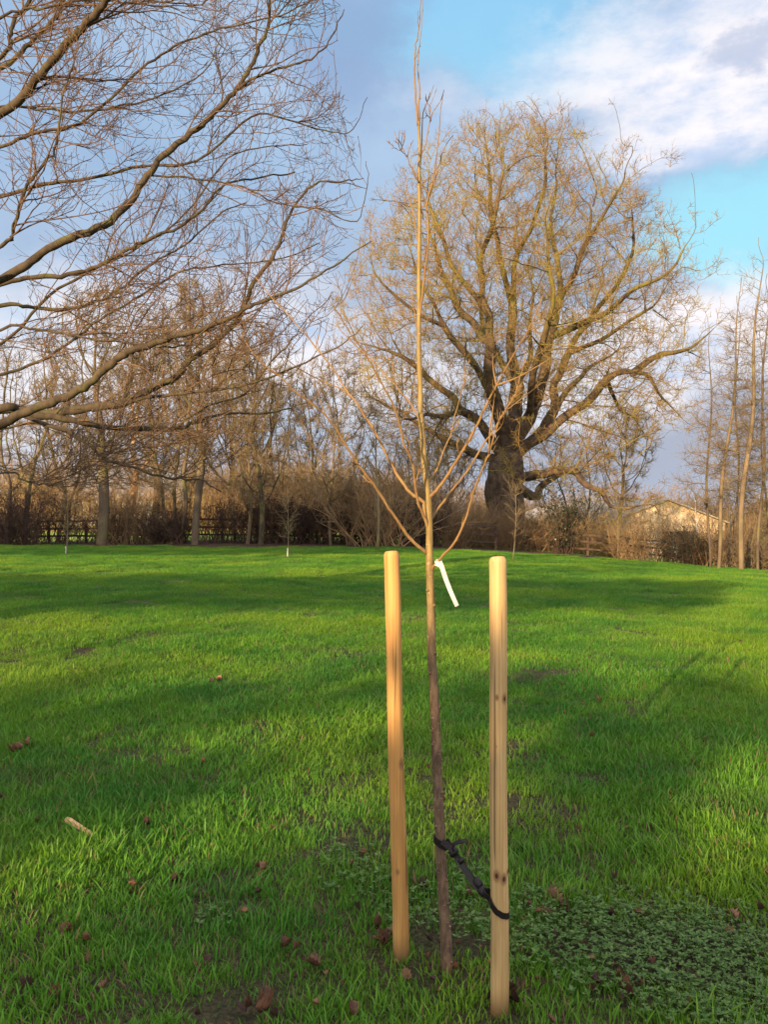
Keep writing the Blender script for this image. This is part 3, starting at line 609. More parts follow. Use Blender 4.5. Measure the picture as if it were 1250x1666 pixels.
# ---- the oak
DO = 45.0; ob = P(826, 880, DO); oz = float(g(ob[0], DO)); ob[2] = oz
def OP(px, py, dy=0): return P(px, py, DO)+[0, dy, 0]
nodes = []; par = []
def addpath(pts, parent, sub=5):
    q = cr(pts, sub); ids = []
    for i_, p in enumerate(q):
        if parent is not None and i_ == 0: continue
        nodes.append(p+(rng.normal(0, .14, 3) if i_ > 2 else 0)); par.append(ids[-1] if ids else (parent if parent is not None else -1)); ids.append(len(nodes)-1)
    return ids
tr_ = addpath([ob+[0, 0, -.3], OP(824, 830), OP(822, 790), OP(824, 755), OP(828, 725)], None, 4)
def nr(px, py): 
    q = OP(px, py); return int(np.argmin([np.hypot(n_[0]-q[0], n_[2]-q[2]) for n_ in nodes]))
lim_ = [
 ([(826, 735, 0), (812, 690, -.5), (798, 640, -1.5), (790, 580, -2.5), (780, 520, -3), (768, 460, -3.5), (760, 400, -4)], tr_[-3]),
 ([(828, 725, 0), (838, 680, .4), (842, 620, 1), (838, 560, 1.5), (842, 480, 2), (850, 400, 2), (858, 330, 2)], tr_[-1]),
 ([(830, 735, 0), (858, 680, -.8), (872, 630, -1.5), (880, 570, -2), (900, 500, -2.5), (930, 430, -3), (950, 350, -3)], tr_[-2]),
 ([(828, 760, 0), (870, 715, 1), (905, 670, 1.5), (920, 610, 2.5), (950, 550, 3), (990, 490, 3.5), (1020, 420, 4)], tr_[-5]),
 ([(840, 735, 0), (890, 700, -.5), (930, 668, -1.2), (975, 630, -2), (1020, 608, -2), (1060, 640, -1.6), (1098, 690, -1)], tr_[-3]),
 ([(1010, 610, -2), (1050, 588, -2.4), (1095, 585, -2.6), (1125, 560, -3)], None),
 ([(832, 790, 0), (852, 775, -1), (880, 768, -2), (915, 770, -3), (945, 800, -3.6), (975, 828, -4), (1030, 822, -4.4)], tr_[-7]),
 ([(835, 800, 0), (875, 803, 2), (900, 790, 3), (945, 760, 3.5), (985, 770, 4)], tr_[-8]),
 ([(824, 745, 0), (790, 700, .5), (755, 660, .5), (720, 635, 0), (680, 600, -.6), (630, 575, -1), (590, 570, -1)], tr_[-4]),
 ([(822, 760, 0), (780, 735, 1.5), (745, 715, 2.5), (700, 690, 3.5), (650, 650, 4), (600, 630, 4)], tr_[-5]),
 ([(798, 640, -1.5), (760, 600, -2.5), (720, 560, -3.4), (690, 510, -4), (660, 450, -4)], None),
 ([(790, 580, -2.5), (770, 540, -1), (740, 480, .5), (715, 410, 1.5), (705, 350, 2)], None),
 ([(880, 570, -2), (930, 545, -3), (980, 520, -4), (1040, 480, -4.5), (1080, 430, -4)], None),
 ([(842, 620, 1), (820, 560, 3), (800, 480, 4.5), (810, 400, 5)], None),
 ([(905, 670, 1.5), (960, 600, 4), (1020, 560, 6), (1070, 530, 6)], None),
 ([(842, 620, 1), (880, 550, 4), (900, 470, 6), (910, 390, 7)], None),
 ([(900, 500, -2.5), (905, 440, -1), (900, 370, 0), (905, 290, 0)], None), ([(930, 430, -3), (965, 370, -4), (990, 310, -4)], None), ([(842, 480, 2), (815, 410, .5), (800, 340, 0), (795, 280, 0)], None),
 ([(780, 520, -3), (730, 460, -3), (700, 390, -3), (690, 330, -2.5)], None), ([(850, 400, 2), (880, 340, 1), (890, 270, .5), (893, 220, 0)], None), ([(768, 460, -3.5), (790, 400, -5), (800, 330, -5)], None),
 ([(950, 550, 3), (1010, 530, 2), (1070, 490, 1), (1110, 440, 1)], None), ([(720, 560, -3.4), (670, 540, -4.5), (625, 500, -5), (600, 450, -5)], None), ([(858, 680, -.8), (850, 600, -4), (862, 520, -6), (850, 440, -7)], None),
 ([(975, 630, -2), (1010, 650, 1), (1050, 670, 2.5), (1080, 700, 3)], None), ([(755, 660, .5), (720, 680, -2), (680, 690, -4), (640, 700, -5)], None), ([(990, 490, 3.5), (1030, 430, 2), (1040, 370, 1), (1030, 330, 1)], None),
]
RM = [.1]*len(nodes)
for li_, (pts, pr) in enumerate(lim_):
    q = [OP(*p) for p in pts]
    if pr is None:
        pr = int(np.argmin([np.linalg.norm(n_-q[0]) for n_ in nodes]))
    q[0] = nodes[pr]; ids = addpath(q, pr, 4); a0 = (.34 if li_ in (6, 7) else .30 if li_ in (4, 8, 9) else .20 if li_ < 16 else .10); RM += list(np.linspace(1, 0, len(ids))**.85*(a0-.015)+.015)
OC = np.array([P(830, 0, DO)[0], DO, 5.0]); NA = 13000; A = []
zc = [4.2, 6, 8, 11, 14, 17, 20, 22, 23.6]; rc = [6.0, 8.8, 10.0, 10.3, 9.8, 8.6, 6.4, 4.4, 1.6]
rc = [v*.93 for v in rc]; cx, cy = P(826, 400, DO)[0], DO
cl = rng.normal(size=(46, 3)); cl = unit(cl)
while len(A) < NA:
    z = rng.uniform(3.5, 23.3, 4000); a = rng.uniform(0, 2*math.pi, 4000); rr = rng.uniform(0, 1, 4000)**.5
    Rz = np.interp(z, zc, rc); rr2 = rr*Rz*(1+.07*np.sin(a*5+z*.8)+.05*np.sin(a*9-z))
    x = cx+np.cos(a)*rr2; y = cy+np.sin(a)*rr2*.92
    lump_ = np.sin(x*.9+z*.5)*np.sin(y*.8-z*.7)*np.sin(z*.75+x*.2)
    keep = (rng.uniform(0, 1, 4000) < (.25+.75*rr**1.5)) & (lump_ > -.42) & ~((z < 7) & (x > cx-3) & (x < cx+3) & (rr < .7))
    A += list(np.stack([x, y, z], -1)[keep])
A = np.array(A[:NA]); A[:, 2] += oz*.3
LN = np.array(nodes)[len(tr_)+4:]; LN = np.repeat(LN, 7, 0); A = np.vstack([A, LN+rng.normal(0, .85, LN.shape)])   # shoots all along the traced limbs
pos_, par_ = colonize(nodes, par, A, .30, .48, 2.4, 80, .28, .06, OC, .75)
print('oak nodes', len(pos_))
chs = to_chains(pos_, par_, .0155, 2.35, 1.10, 1.16, np.array(RM))
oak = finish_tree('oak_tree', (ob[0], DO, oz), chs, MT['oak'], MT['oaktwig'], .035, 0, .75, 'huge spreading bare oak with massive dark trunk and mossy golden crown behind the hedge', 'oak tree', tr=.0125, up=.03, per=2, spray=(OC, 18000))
# ---- middle distance trees
def env_tree(name, base, H, Rx, trunk_h, natt, label, cat, group, lean=(0, 0), bm='bgbark', tm='bgtwig', r0=.16, twigs=2500, shape='round', seed_stems=1, tl=.6, ymul=.8, step=.28, tr=.0095):
    bx, by = base; bz = float(g(bx, by)); n_ = []; p_ = []
    for s_ in range(seed_stems):
        off = np.array([rng.normal(0, .35*(seed_stems > 1)), rng.normal(0, .3*(seed_stems > 1)), 0]); ln_ = np.array([lean[0]+rng.normal(0, .12*(seed_stems > 1)+.02), lean[1]+rng.normal(0, .1*(seed_stems > 1)), 1.])
        hh = trunk_h if shape != 'spire' else H*.93; kk = int(hh/.35)+2
        for i_ in range(kk):
            h_ = hh*i_/(kk-1); w_ = .10*math.sin(h_*.9+s_*2+bx)
            n_.append(np.array([bx, by, bz-.15])+off*(1+h_*.1)+np.array([ln_[0]*h_+w_, ln_[1]*h_, h_])); p_.append(-1 if i_ == 0 else len(n_)-2)
    z = rng.uniform(0, 1, natt); a = rng.uniform(0, 2*math.pi, natt); q = rng.uniform(0, 1, natt)**.55
    if shape == 'round': pr = np.interp(z, [0, .2, .5, .8, 1], [.55, .9, 1, .7, .15]); z0 = trunk_h*.75
    elif shape == 'vase': pr = np.interp(z, [0, .3, .7, 1], [.35, .7, 1, .5]); z0 = trunk_h*.8
    else: pr = np.interp(z, [0, .15, .5, 1], [.75, 1, .65, .12]); z0 = H*.22
    hh = z0+z*(H-z0); rr = Rx*pr*q
    at = np.stack([bx+lean[0]*hh+np.cos(a)*rr, by+lean[1]*hh+np.sin(a)*rr*ymul, bz+hh], -1)
    pp, qq = colonize(n_, p_, at, step, step*1.5, 4 if shape != 'spire' else 2.2, 60, .2, .25 if shape != 'spire' else .3)
    return finish_tree(name, (bx, by, bz), to_chains(pp, qq, .012, 2.3, r0), MT[bm], MT[tm], .035, twigs, tl, label, cat, group, tr=tr, up=.12, per=2)
def bxy(px, d): return ((px-625)/F*d, d)
G1 = 'bare trees standing along the hedge line'
BT = [ # px, dist, H, R, trunk, natt, r0, lean, shape, bark, twig, stems, label
 (165, 36.5, 11.5, 3.2, 4.2, 900, .24, (.0, 0), 'vase', 'bgbark', 'bgtwig', 1, 'thick dark trunked bare tree on the far left in front of the fence'),
 (205, 43.0, 10.5, 3.0, 3.6, 700, .30, (.12, 0), 'round', 'warmbark', 'bgtwig', 1, 'leaning tree with a sunlit orange trunk just behind the fence on the left'),
 (284, 37.0, 11.0, 2.6, 2.4, 800, .15, (.03, 0), 'vase', 'bgbark', 'bgtwig', 3, 'many stemmed bare tree just left of the straight slim trunk by the fence'),
 (320, 36.5, 12.0, 2.4, 4.5, 800, .17, (.02, 0), 'vase', 'bgbark', 'bgtwig', 1, 'straight slim bare tree between the many stemmed tree and the small pale pair'),
 (402, 37.0, 8.5, 1.6, 2.2, 450, .09, (.03, 0), 'vase', 'palebark', 'bgtwig', 1, 'thin pale stemmed tree immediately left of the mossy green trunk'),
 (421, 35.5, 9.8, 2.2, 2.2, 700, .13, (.02, 0), 'vase', 'limb', 'bgtwig', 1, 'bare tree with a mossy green trunk in front of the fence left of centre'),
 (541, 36.5, 9.2, 2.2, 2.4, 700, .075, (0, 0), 'round', 'bgbark', 'bgtwig', 1, 'thin upright tree before the hedge, left of the fan shaped shrub'),
 (30, 38.5, 10.5, 3.0, 3.0, 700, .16, (.05, 0), 'round', 'bgbark', 'bgtwig', 2, 'bare tree at the extreme left edge behind the fence'),
 (100, 42.0, 9.0, 2.8, 2.4, 650, .14, (-.03, 0), 'round', 'bgbark', 'bgtwig', 2, 'bushy bare tree behind the fence at the far left'),
 (470, 46.0, 9.5, 3.4, 2.6, 900, .2, (.02, 0), 'round', 'bgbark', 'bgtwig', 2, 'wide bare tree behind the hedge in the gap left of the young tree'),
 (250, 47.0, 12.5, 3.8, 3.6, 900, .22, (.0, 0), 'round', 'bgbark', 'bgtwig', 1, 'tall rounded bare tree beyond the fence, left of centre'),
 (380, 49.0, 12.0, 3.6, 3.6, 900, .22, (-.02, 0), 'round', 'bgbark', 'bgtwig', 1, 'rounded bare tree well beyond the fence behind the mossy trunk'),
 (700, 50.0, 7.5, 3.6, 1.6, 900, .15, (.0, 0), 'round', 'bgbark', 'bgtwig', 3, 'low twiggy tree behind the young tree, left of the oak trunk'),
]
for i_, (px, d, H, Rx, th, na, r0, ln_, sh, bm, tm, ns, lb) in enumerate(BT):
    env_tree('bare_tree', bxy(px, d), H, Rx, th, na, lb, 'bare tree', G1, ln_, bm, tm, r0, int(na*3.2), sh, ns)
G2 = 'tall slender trees at the right edge'
RT = [
 (1153, 34.5, 10.6, 1.5, .075, (-.005, 0), 'bgbark', 420, 'dark thin tree standing apart on the left of the slender trees at the right edge'),
 (1166, 33.5, 12.6, 1.5, .11, (.085, 0), 'palebark', 520, 'pale slender tree leaning right from its base, near the right edge'),
 (1203, 33.0, 14.0, 1.6, .15, (.055, 0), 'palebark', 560, 'thickest slender tree of the right edge clump with mossy pale trunk'),
 (1198, 37.0, 12.8, 1.4, .07, (.0, 0), 'bgbark', 420, 'thin dark tree between the two pale slender trunks at the right edge'),
 (1236, 34.5, 13.0, 1.5, .09, (.02, 0), 'bgbark', 450, 'brown slender tree rightmost at the picture edge'),
 (1250, 38.0, 12.0, 1.5, .08, (-.03, 0), 'bgbark', 400, 'slender tree half cut off by the right picture edge'),
]
for (px, d, H, Rx, r0, ln_, bm, na, lb) in RT:
    env_tree('slender_tree', bxy(px, d), H, Rx, 2, int(na*.62), lb, 'slender tree', G2, ln_, bm, 'bgtwig', r0*.72, int(na*1.5), 'spire', 1, .8, .8, .3, .006)
env_tree('field_tree', bxy(1010, 52), 9.6, 2.6, 4.2, 500, 'small pale bare tree with forked crown beyond the fence, right of the oak', 'bare tree', None, (.03, 0), 'bgbark', 'bgtwig', .13, 1800, 'vase', 1)
env_tree('field_tree', bxy(930, 56), 8.6, 3.4, 2.2, 380, 'low spreading mossy bare tree beyond the fence under the oak limb', 'bare tree', None, (.0, 0), 'limb', 'bgtwig', .12, 700, 'round', 2)
# ---- saplings out on the grass
def sapling(px, py, h, r, white, lb, spread=.25):
    d = EYE*F/(py-833)
    for _ in range(6): d = (EYE-float(g((px-625)/F*d, d)))*F/(py-833)
    b0 = np.array([(px-625)/F*d, d, float(g((px-625)/F*d, d))]); root = empty('sapling', b0)
    tag(root, lb, 'sapling', 'saplings planted along the field edge')
    z = np.linspace(0, h, 12); st = np.stack([b0[0]+.05*np.sin(z*1.3)+z*rng.uniform(-.02, .04), b0[1]+0*z, b0[2]+z-.03], -1)
    MB().path(st, np.linspace(r, r*.25, 12), 7).build('trunk', MT['white' if white == 2 else 'palebark'] if white != 1 else MT['palebark'], root)
    w_ = walk(*spawn(st[None], np.ones((1, 12)), 26, (.5, 1.1), .25)[:2], rng.uniform(.3, .9, 26)*h*.35, 6, .12, .06); rt = taper(26, r*.28, .004, 7)
    mb = MB().tubes(w_, rt, 4); w2 = walk(*spawn(w_, rt, 6, (.4, .9))[:2], rng.uniform(.1, .4, 156), 3, .15, .05); mb.tubes(w2, taper(156, .004, .003, 4), 3)
    mb.build('crown', MT['bgtwig'], root)
    if white == 1:
        MB().path([b0+[0, 0, -.02], b0+[0, 0, .12], b0+[.003, 0, .30]], [.024, .023, .022], 10).build('guard', MT['white'], root)
sapling(107, 903, 2.4, .022, 1, 'little sapling with a pale guard out on the grass at the far left')
sapling(468, 906, 2.2, .02, 1, 'little sapling with a pale guard on the grass left of the young tree', .4)
sapling(835, 911, 2.6, .022, 0, 'thin sapling on the grass directly behind the right stake')
sapling(1005, 910, 3.2, .024, 0, 'thin sapling on the grass in front of the barn')
sapling(1131, 918, 3.4, .05, 2, 'white stemmed sapling with reddish twigs in front of the barn end')
sapling(1186, 920, 3.2, .04, 2, 'white stemmed sapling between the pale slender trunks')
sapling(614, 896, 5.2, .06, 0, 'slim stem standing at the foot of the fan shaped shrub')
# ------------------------------------------------------------------ fence
def fence(x0, y0, x1, y1, lb, h=1.12, sp=1.8, mt='fence'):
    L = math.hypot(x1-x0, y1-y0); n_ = max(2, int(L/sp)); rz = math.atan2(y1-y0, x1-x0)
    root = empty('post_and_rail_fence', (x0, y0, float(g(x0, y0)))); tag(root, lb, 'fence')
    pts = [np.array([x0+(x1-x0)*i_/n_, y0+(y1-y0)*i_/n_, 0.]) for i_ in range(n_+1)]
    for p in pts: p[2] = float(g(p[0], p[1]))
    for p in pts: MB().box(p+[0, 0, h/2-.1], (.11, .11, h+.2), rz).build('post', MT[mt], root, False)
    for f in (.30, .62, .94):
        mb = MB()
        for a, b_ in zip(pts[:-1], pts[1:]):
            d_ = (b_-a); off = np.array([math.sin(rz), -math.cos(rz), 0])*.075; sl_ = rng.normal(0, .008)
            V = []
            for q in (a, b_):
                for dx, dz in ((-.02, -.045), (.02, -.045), (.02, .045), (-.02, .045)): V.append(q+off+np.array([-math.sin(rz), math.cos(rz), 0])*dx+[0, 0, h*f+dz+sl_])
            mb.add(V, [[0, 1, 5, 4], [1, 2, 6, 5], [2, 3, 7, 6], [3, 0, 4, 7], [0, 3, 2, 1], [4, 5, 6, 7]])
        mb.build('rail', MT[mt], root, False)
fence(-22, 39.5, 5.5, 39.5, 'long dark three rail timber fence running behind the hedge on the left', 1.15)
fence(6.5, 41.5, 24, 38.9, 'dark timber rail fence on the right between the holly bush and the barn', 1.1)
# ------------------------------------------------------------------ hedges and shrubs
def thicket(name, boxes, n, h, mt, lb, cat, leaf=0, lm='deadleaf', r=.011, gn=.14, kind=None, group=None, spread=.45, sub=6, sl=.7, tlo=.12):
    """boxes: (x0,x1,y0,y1,hmul)"""
    ar = np.array([(b_[1]-b_[0])*(b_[3]-b_[2])*b_[4] for b_ in boxes]); cnt = (n*ar/ar.sum()).astype(int)
    st = []; hh = []
    for b_, c in zip(boxes, cnt):
        x = rng.uniform(b_[0], b_[1], c); y = rng.uniform(b_[2], b_[3], c); st.append(np.stack([x, y, g(x, y)-.05], -1)); hh.append(np.full(c, h*b_[4]))
    st = np.vstack(st); hh = np.concatenate(hh); hh = hh*(.72+.35*np.abs(np.sin(st[:, 0]*.9)*np.sin(st[:, 0]*.37+1)))
    b0 = (st[:, 0].mean(), st[:, 1].mean(), float(g(st[:, 0].mean(), st[:, 1].mean()))); root = empty(name, b0); tag(root, lb, cat, group, kind)
    dr = rng.normal(0, spread, (len(st), 3)); dr[:, 2] = 1; w_ = walk(st, dr, hh*rng.uniform(.6, 1.1, len(st)), 7, gn, .04); rt = taper(len(st), r*rng.uniform(.8, 2.0, len(st)), r*.45, 8)
    mb = MB().tubes(w_, rt, 4); w2 = walk(*spawn(w_, rt, sub, (.4, 1.1), .38 if name == 'hedge' else tlo)[:2], rng.uniform(sl*.3, sl, len(st)*sub), 4, .2, .08); r2 = taper(len(w2), r*.5, r*.35, 5); mb.tubes(w2, r2, 3)
    w3 = walk(*spawn(w2, r2, 2, (.4, 1.1))[:2], rng.uniform(sl*.15, sl*.4, len(w2)*2), 2, .2, .05); mb.tubes(w3, taper(len(w3), r*.4, r*.3, 3), 3)
    mb.build('stems', MT[mt], root)
    if leaf:
        C = w2[rng.integers(0, len(w2), leaf), rng.integers(0, 5, leaf)]+rng.normal(0, .05, (leaf, 3)); lf = MB(); leafquads(lf, C, rng.uniform(.018, .042, leaf) if lm != 'holly' else rng.uniform(.03, .07, leaf)); lf.build('leaves', MT[lm], root, False)
    return root
thicket('hedge', [(-19, -15.5, 37.4, 38.8, 1.05), (-15.5, -8.5, 37.6, 38.8, .8), (-8.5, -4.5, 37.4, 38.8, .95)], 440, 2.4, 'hedge', 'dark leggy hedge on the left with gaps showing the field beyond', 'hedge', 5000, 'darkleaf', .012)
thicket('hedge', [(-6.2, 2.5, 37.4, 39.0, 1.0)], 560, 2.5, 'hedge', 'dense dark brown hedge running behind the left stake and young tree', 'hedge', 20000, 'darkleaf', .014)
thicket('shrub', [(-1.7, .9, 35.9, 37.0, 1.0)], 70, 5.6, 'hazel', 'tall fan shaped shrub of reddish brown stems left of the left stake top', 'shrub', 0, r=.020, spread=.55, sub=12, sl=1.3)
thicket('shrub', [(3.2, 8.0, 40.5, 43, 1.0)], 340, 3.1, 'hazel', 'wide rounded mass of fine purplish brown twigs in front of the oak trunk', 'shrub', 0, r=.010, spread=.7, sub=12, sl=.9)
thicket('shrub', [(-17.5, -16, 36.2, 37.2, 1.0)], 120, 3.2, 'hedge', 'dark purplish shrub at the far left edge of the field', 'shrub', 3000, 'darkleaf', .012, spread=.5)
thicket('shrub', [(-13.2, -10.9, 37, 38.2, 1.0)], 110, 3.2, 'hazel', 'purplish twiggy shrub left of the thick dark tree trunk', 'shrub', 0, r=.011, spread=.4, sub=9, sl=.8)
thicket('shrub', [(-10.6, -9.2, 36.6, 37.8, 1.0)], 100, 2.2, 'hedge', 'dark low shrub between the thick dark trunk and the many stemmed tree', 'shrub', 3500, 'darkleaf', .012)
thicket('shrub', [(2.2, 4.0, 38.5, 40, 1.0)], 120, 2.9, 'hazel', 'brown shrub showing between the young tree and the oak', 'shrub', 0, r=.011, spread=.5, sub=9)
thicket('shrub', [(-31, -19, 60, 64, 1)], 380, 5.0, 'orange', 'tawny sunlit thicket across the field behind the fence on the far left', 'shrub', 0, r=.018, sub=8, sl=1.2)
thicket('shrub', [(-17, -9, 58, 62, 1)], 260, 3.6, 'orange', 'tawny thicket across the field right of the leaning orange trunk', 'shrub', 0, r=.018, sub=8, sl=1.2)
thicket('shrub', [(-8.5, 1.5, 58, 62, 1)], 800, 6.0, 'orange', 'long tawny sunlit thicket rising above the dark central hedge', 'shrub', 0, r=.018, sub=9, sl=1.2)
thicket('shrub', [(-19, -9, 40.6, 42.6, 1)], 170, 4.3, 'hazel', 'broad tangle of reddish brown stems above the fence on the far left', 'shrub', 0, r=.010, sub=12, sl=1.0, tlo=.42, spread=.35)
thicket('shrub', [(-9, 3.2, 40.6, 43.0, 1)], 260, 4.4, 'hazel', 'broad tangle of reddish brown stems above the hedge left of the oak', 'shrub', 0, r=.010, sub=12, sl=1.0, tlo=.42, spread=.35)
# right side row
thicket('holly_bush', [(8.6, 9.5, 40.3, 41.2, 1)], 60, 3.4, 'hedge', 'dark leafy holly bush just right of the oak trunk', 'bush', 2600, 'holly', .012, spread=.22)
thicket('shrub', [(8.6, 15.0, 46.5, 49, 1)], 560, 2.2, 'orange', 'bright tawny sunlit thicket between the oak and the barn', 'shrub', 1500, 'deadleaf', .011, sub=9)
thicket('shrub', [(7.0, 8.4, 41.5, 42.5, 1)], 60, 2.2, 'orange', 'small orange brown shrub between the oak trunk and the holly bush', 'shrub', 0, r=.010, sub=9)
thicket('shrub', [(11.3, 13.2, 38.7, 39.8, 1)], 60, 2.3, 'hazel', 'bushy brown shrub below the hanging oak limb at the fence', 'shrub', 800, 'evergreen', .011, sub=8)
thicket('shrub', [(13.4, 16.2, 39.2, 40.2, 1)], 120, 1.8, 'hedge', 'low dark bramble row under the barn end', 'shrub', 3000, 'evergreen', .011)
thicket('shrub', [(14.0, 15.1, 37.2, 38.2, 1)], 80, 2.5, 'hedge', 'upright dark shrub left of the white stemmed saplings', 'shrub', 3200, 'evergreen', .012, spread=.25)
thicket('shrub', [(14.8, 18.4, 36.5, 38, 1)], 120, 2.3, 'hazel', 'reddish brown shrubs round the feet of the slender trees', 'shrub', 600, 'deadleaf', .010, sub=9)
thicket('shrub', [(15.6, 18.2, 35.2, 36.2, 1)], 110, 3.0, 'palebark', 'pale arching shrub at the right picture edge', 'shrub', 0, r=.013, sub=6, spread=.9, gn=.2)
thicket('shrub', [(16, 24, 38.5, 41, 1)], 300, 2.3, 'hedge', 'dark undergrowth behind the slender trees at the right edge', 'shrub', 4500, 'evergreen', .012)
thicket('shrub', [(13, 30, 60, 66, 1)], 420, 5.2, 'hazel', 'brown treetops of a copse behind the barn end on the right', 'shrub', 0, r=.02, sub=8, sl=1.4)
# distant wood
thicket('distant_wood', [(-75, -10, 105, 116, 1.0), (-10, 14, 112, 118, .8), (14, 75, 118, 128, .75)], 2300, 10.5, 'hazel', 'far bare woodland closing the view beyond the fields', 'woodland', 0, r=.05, sub=9, sl=2.6, kind='stuff')
# ------------------------------------------------------------------ barn and house
m, t, b = mat('barn_cladding', .8); MT['clad'] = m
oc = N(t, 'ShaderNodeTexCoord').outputs['Object']
wv = N(t, 'ShaderNodeTexWave', wave_type='BANDS', bands_direction='X'); t.links.new(oc, wv.inputs[0]); wv.inputs['Scale'].default_value = 1.6
c = MIX(t, SS(t, NOI(t, MAPV(t, oc, (1, 1, .2)), 1.5, 5), .35, .65), (.58, .42, .27), (.70, .53, .36)); c = MIX(t, M_(t, 'MULTIPLY', SS(t, wv.outputs[1], .8, 1), .5), c, (.22, .14, .08))
t.links.new(c, b.inputs['Base Color'])
MT['roof'] = plain('fibre_cement_roof', (.40, .35, .29), (.30, .26, .21), .6, .85)
MT['slate'] = plain('grey_slate', (.20, .205, .22), (.13, .13, .15), .8, .7)
MT['glass'] = plain('dark_window', (.03, .035, .045), (.05, .05, .06), 1, .1)
MT['gap'] = plain('shed_interior', (.03, .022, .018), (.02, .015, .012), 1, .95)
def gable_house(name, loc, rz, L, Wd, he, hr, wm, rm, lb, cat, over=.35):
    """length L along local x, width Wd along y, eaves he, ridge hr"""
    root = empty(name, loc); root.rotation_euler = (0, 0, rz); tag(root, lb, cat)
    def add(nm, V, Q, mt, T=None):
        o = mesh_np(nm, np.array(V, float), Q, mt, None, False, T=T); o.parent = root; return o
    x, y = L/2, Wd/2
    V = [(-x, -y, -.5), (x, -y, -.5), (x, y, -.5), (-x, y, -.5), (-x, -y, he), (x, -y, he), (x, y, he), (-x, y, he), (-x, 0, hr), (x, 0, hr)]
    add('wall', V, [[0, 1, 5, 4], [1, 2, 6, 5], [2, 3, 7, 6], [3, 0, 4, 7]], wm, T=[[5, 6, 9], [7, 4, 8]])
    s = (hr-he)/y; X_ = x+over; Y_ = y+over; zo = he-s*over; th = .14; V = []; 
    for zz in (.03, th): V += [(-X_, -Y_, zo+zz), (X_, -Y_, zo+zz), (X_, 0, hr+zz), (-X_, 0, hr+zz), (-X_, Y_, zo+zz), (X_, Y_, zo+zz)]
    Q = [[0, 3, 2, 1], [3, 4, 5, 2], [6, 7, 8, 9], [9, 8, 11, 10], [0, 1, 7, 6], [5, 4, 10, 11], [1, 2, 8, 7], [2, 5, 11, 8], [3, 0, 6, 9], [4, 3, 9, 10]]
    return root, add, add('roof', V, Q, rm)
bl = P(1058, 833, 66); bz_ = float(g(bl[0], bl[1]))
root, add, rf = gable_house('barn', (21.3, 82, -2.05), R(-88.5), 40, 9.2, 2.7, 4.45, MT['clad'], MT['roof'], 'long low farm barn with pale gable end and grey roof beyond the right fence', 'barn')
BARN = root
# openings along the barn's side and a door on the gable
for k in range(3):
    xx = 3+k*4.6
    mb = MB().box((xx, -4.63, .9), (3.0, .06, 2.2)); o = mb.build('opening', MT['gap'], None, False); o.parent = root
mb = MB().box((20.03, 1.0, .9), (.06, 2.6, 2.3)); o = mb.build('door', MT['gap'], None, False); o.parent = root
hl = P(205, 833, 92)
root, add, rf = gable_house('house', (hl[0], 92, float(g(hl[0], 92))), R(4), 13, 7.5, 3.0, 5.9, MT['white'], MT['slate'], 'white walled house with grey slate roof glimpsed through the trees behind the left fence', 'house', .3)
for k in range(5):
    fr_ = MB().box((-5+k*2.4, -3.79, 1.7), (1.1, .08, 1.2)).build('window', MT['white'], None, False); fr_.parent = root
    gl = MB().box((-5+k*2.4, -3.84, 1.7), (.9, .04, 1.0)).build('pane', MT['glass'], None, False); gl.parent = fr_
o = MB().box((3.5, 0, 6.2), (.8, .6, 1.5)).build('chimney', plain('brick', (.32, .15, .10), (.22, .10, .07), 3), None, False); o.parent = rf
# white gate by the gap in the hedge and pale gate at the barn
def gate(px, d, w, h, mt, lb, bars=4):
    x, y = bxy(px, d); z = float(g(x, y)); root = empty('field_gate', (x, y, z)); tag(root, lb, 'gate')
    for k in range(bars): MB().box((x, y, z+.2+k*(h-.25)/(bars-1)), (w-.12, .04, .07)).build('bar', MT[mt], root, False)
    for s_ in (-1, 1): MB().box((x+s_*w/2, y, z+h/2), (.1, .1, h+.1)).build('post', MT[mt], root, False)
gate(455, 60, 1.3, 1.6, 'white', 'small white gate seen through the hedge right of the mossy green trunk')
gate(1062, 50, 3.0, 1.2, 'white', 'pale barred field gate in front of the barn end')
# ------------------------------------------------------------------ unseen hedge and evergreens added to shade the field, stakes and oak
U = np.array([-math.sin(R(SUN_AZ)), -math.cos(R(SUN_AZ))]); TE = math.tan(R(SUN_EL))
def back(x, y, z, yl):                               # where the sunbeam to a spot crosses the line y=yl
    t_ = (yl-y)/U[1]; return x+U[0]*t_, z+t_*TE
YL = -16.0
holes = []
for (px, py, w_, h_) in ((1130, 1300, .55, .10), (990, 1380, .40, .10), (1200, 1400, .50, .10), (930, 1330, .3, .07), (1080, 1450, .3, .05), (215, 1415, .30, .07), (140, 1400, .22, .06), (60, 1440, .2, .05), (430, 1310, .25, .05), (560, 1330, .25, .05), (1100, 1230, .6, .08), (1180, 1170, .6, .06), (560, 1180, .5, .06), (300, 1210, .5, .05), (870, 1200, .3, .05), (1240, 1300, .3, .1), (760, 1320, .2, .05)):
    d = EYE*F/(py-833); hx, hz_ = back((px-625)/F*d, d, .04, YL)
    if abs(hx-back(.2, 2.5, 0, YL)[0]) < .3+w_: continue
    holes.append((hx, hz_, w_*1.35, h_*3.0))
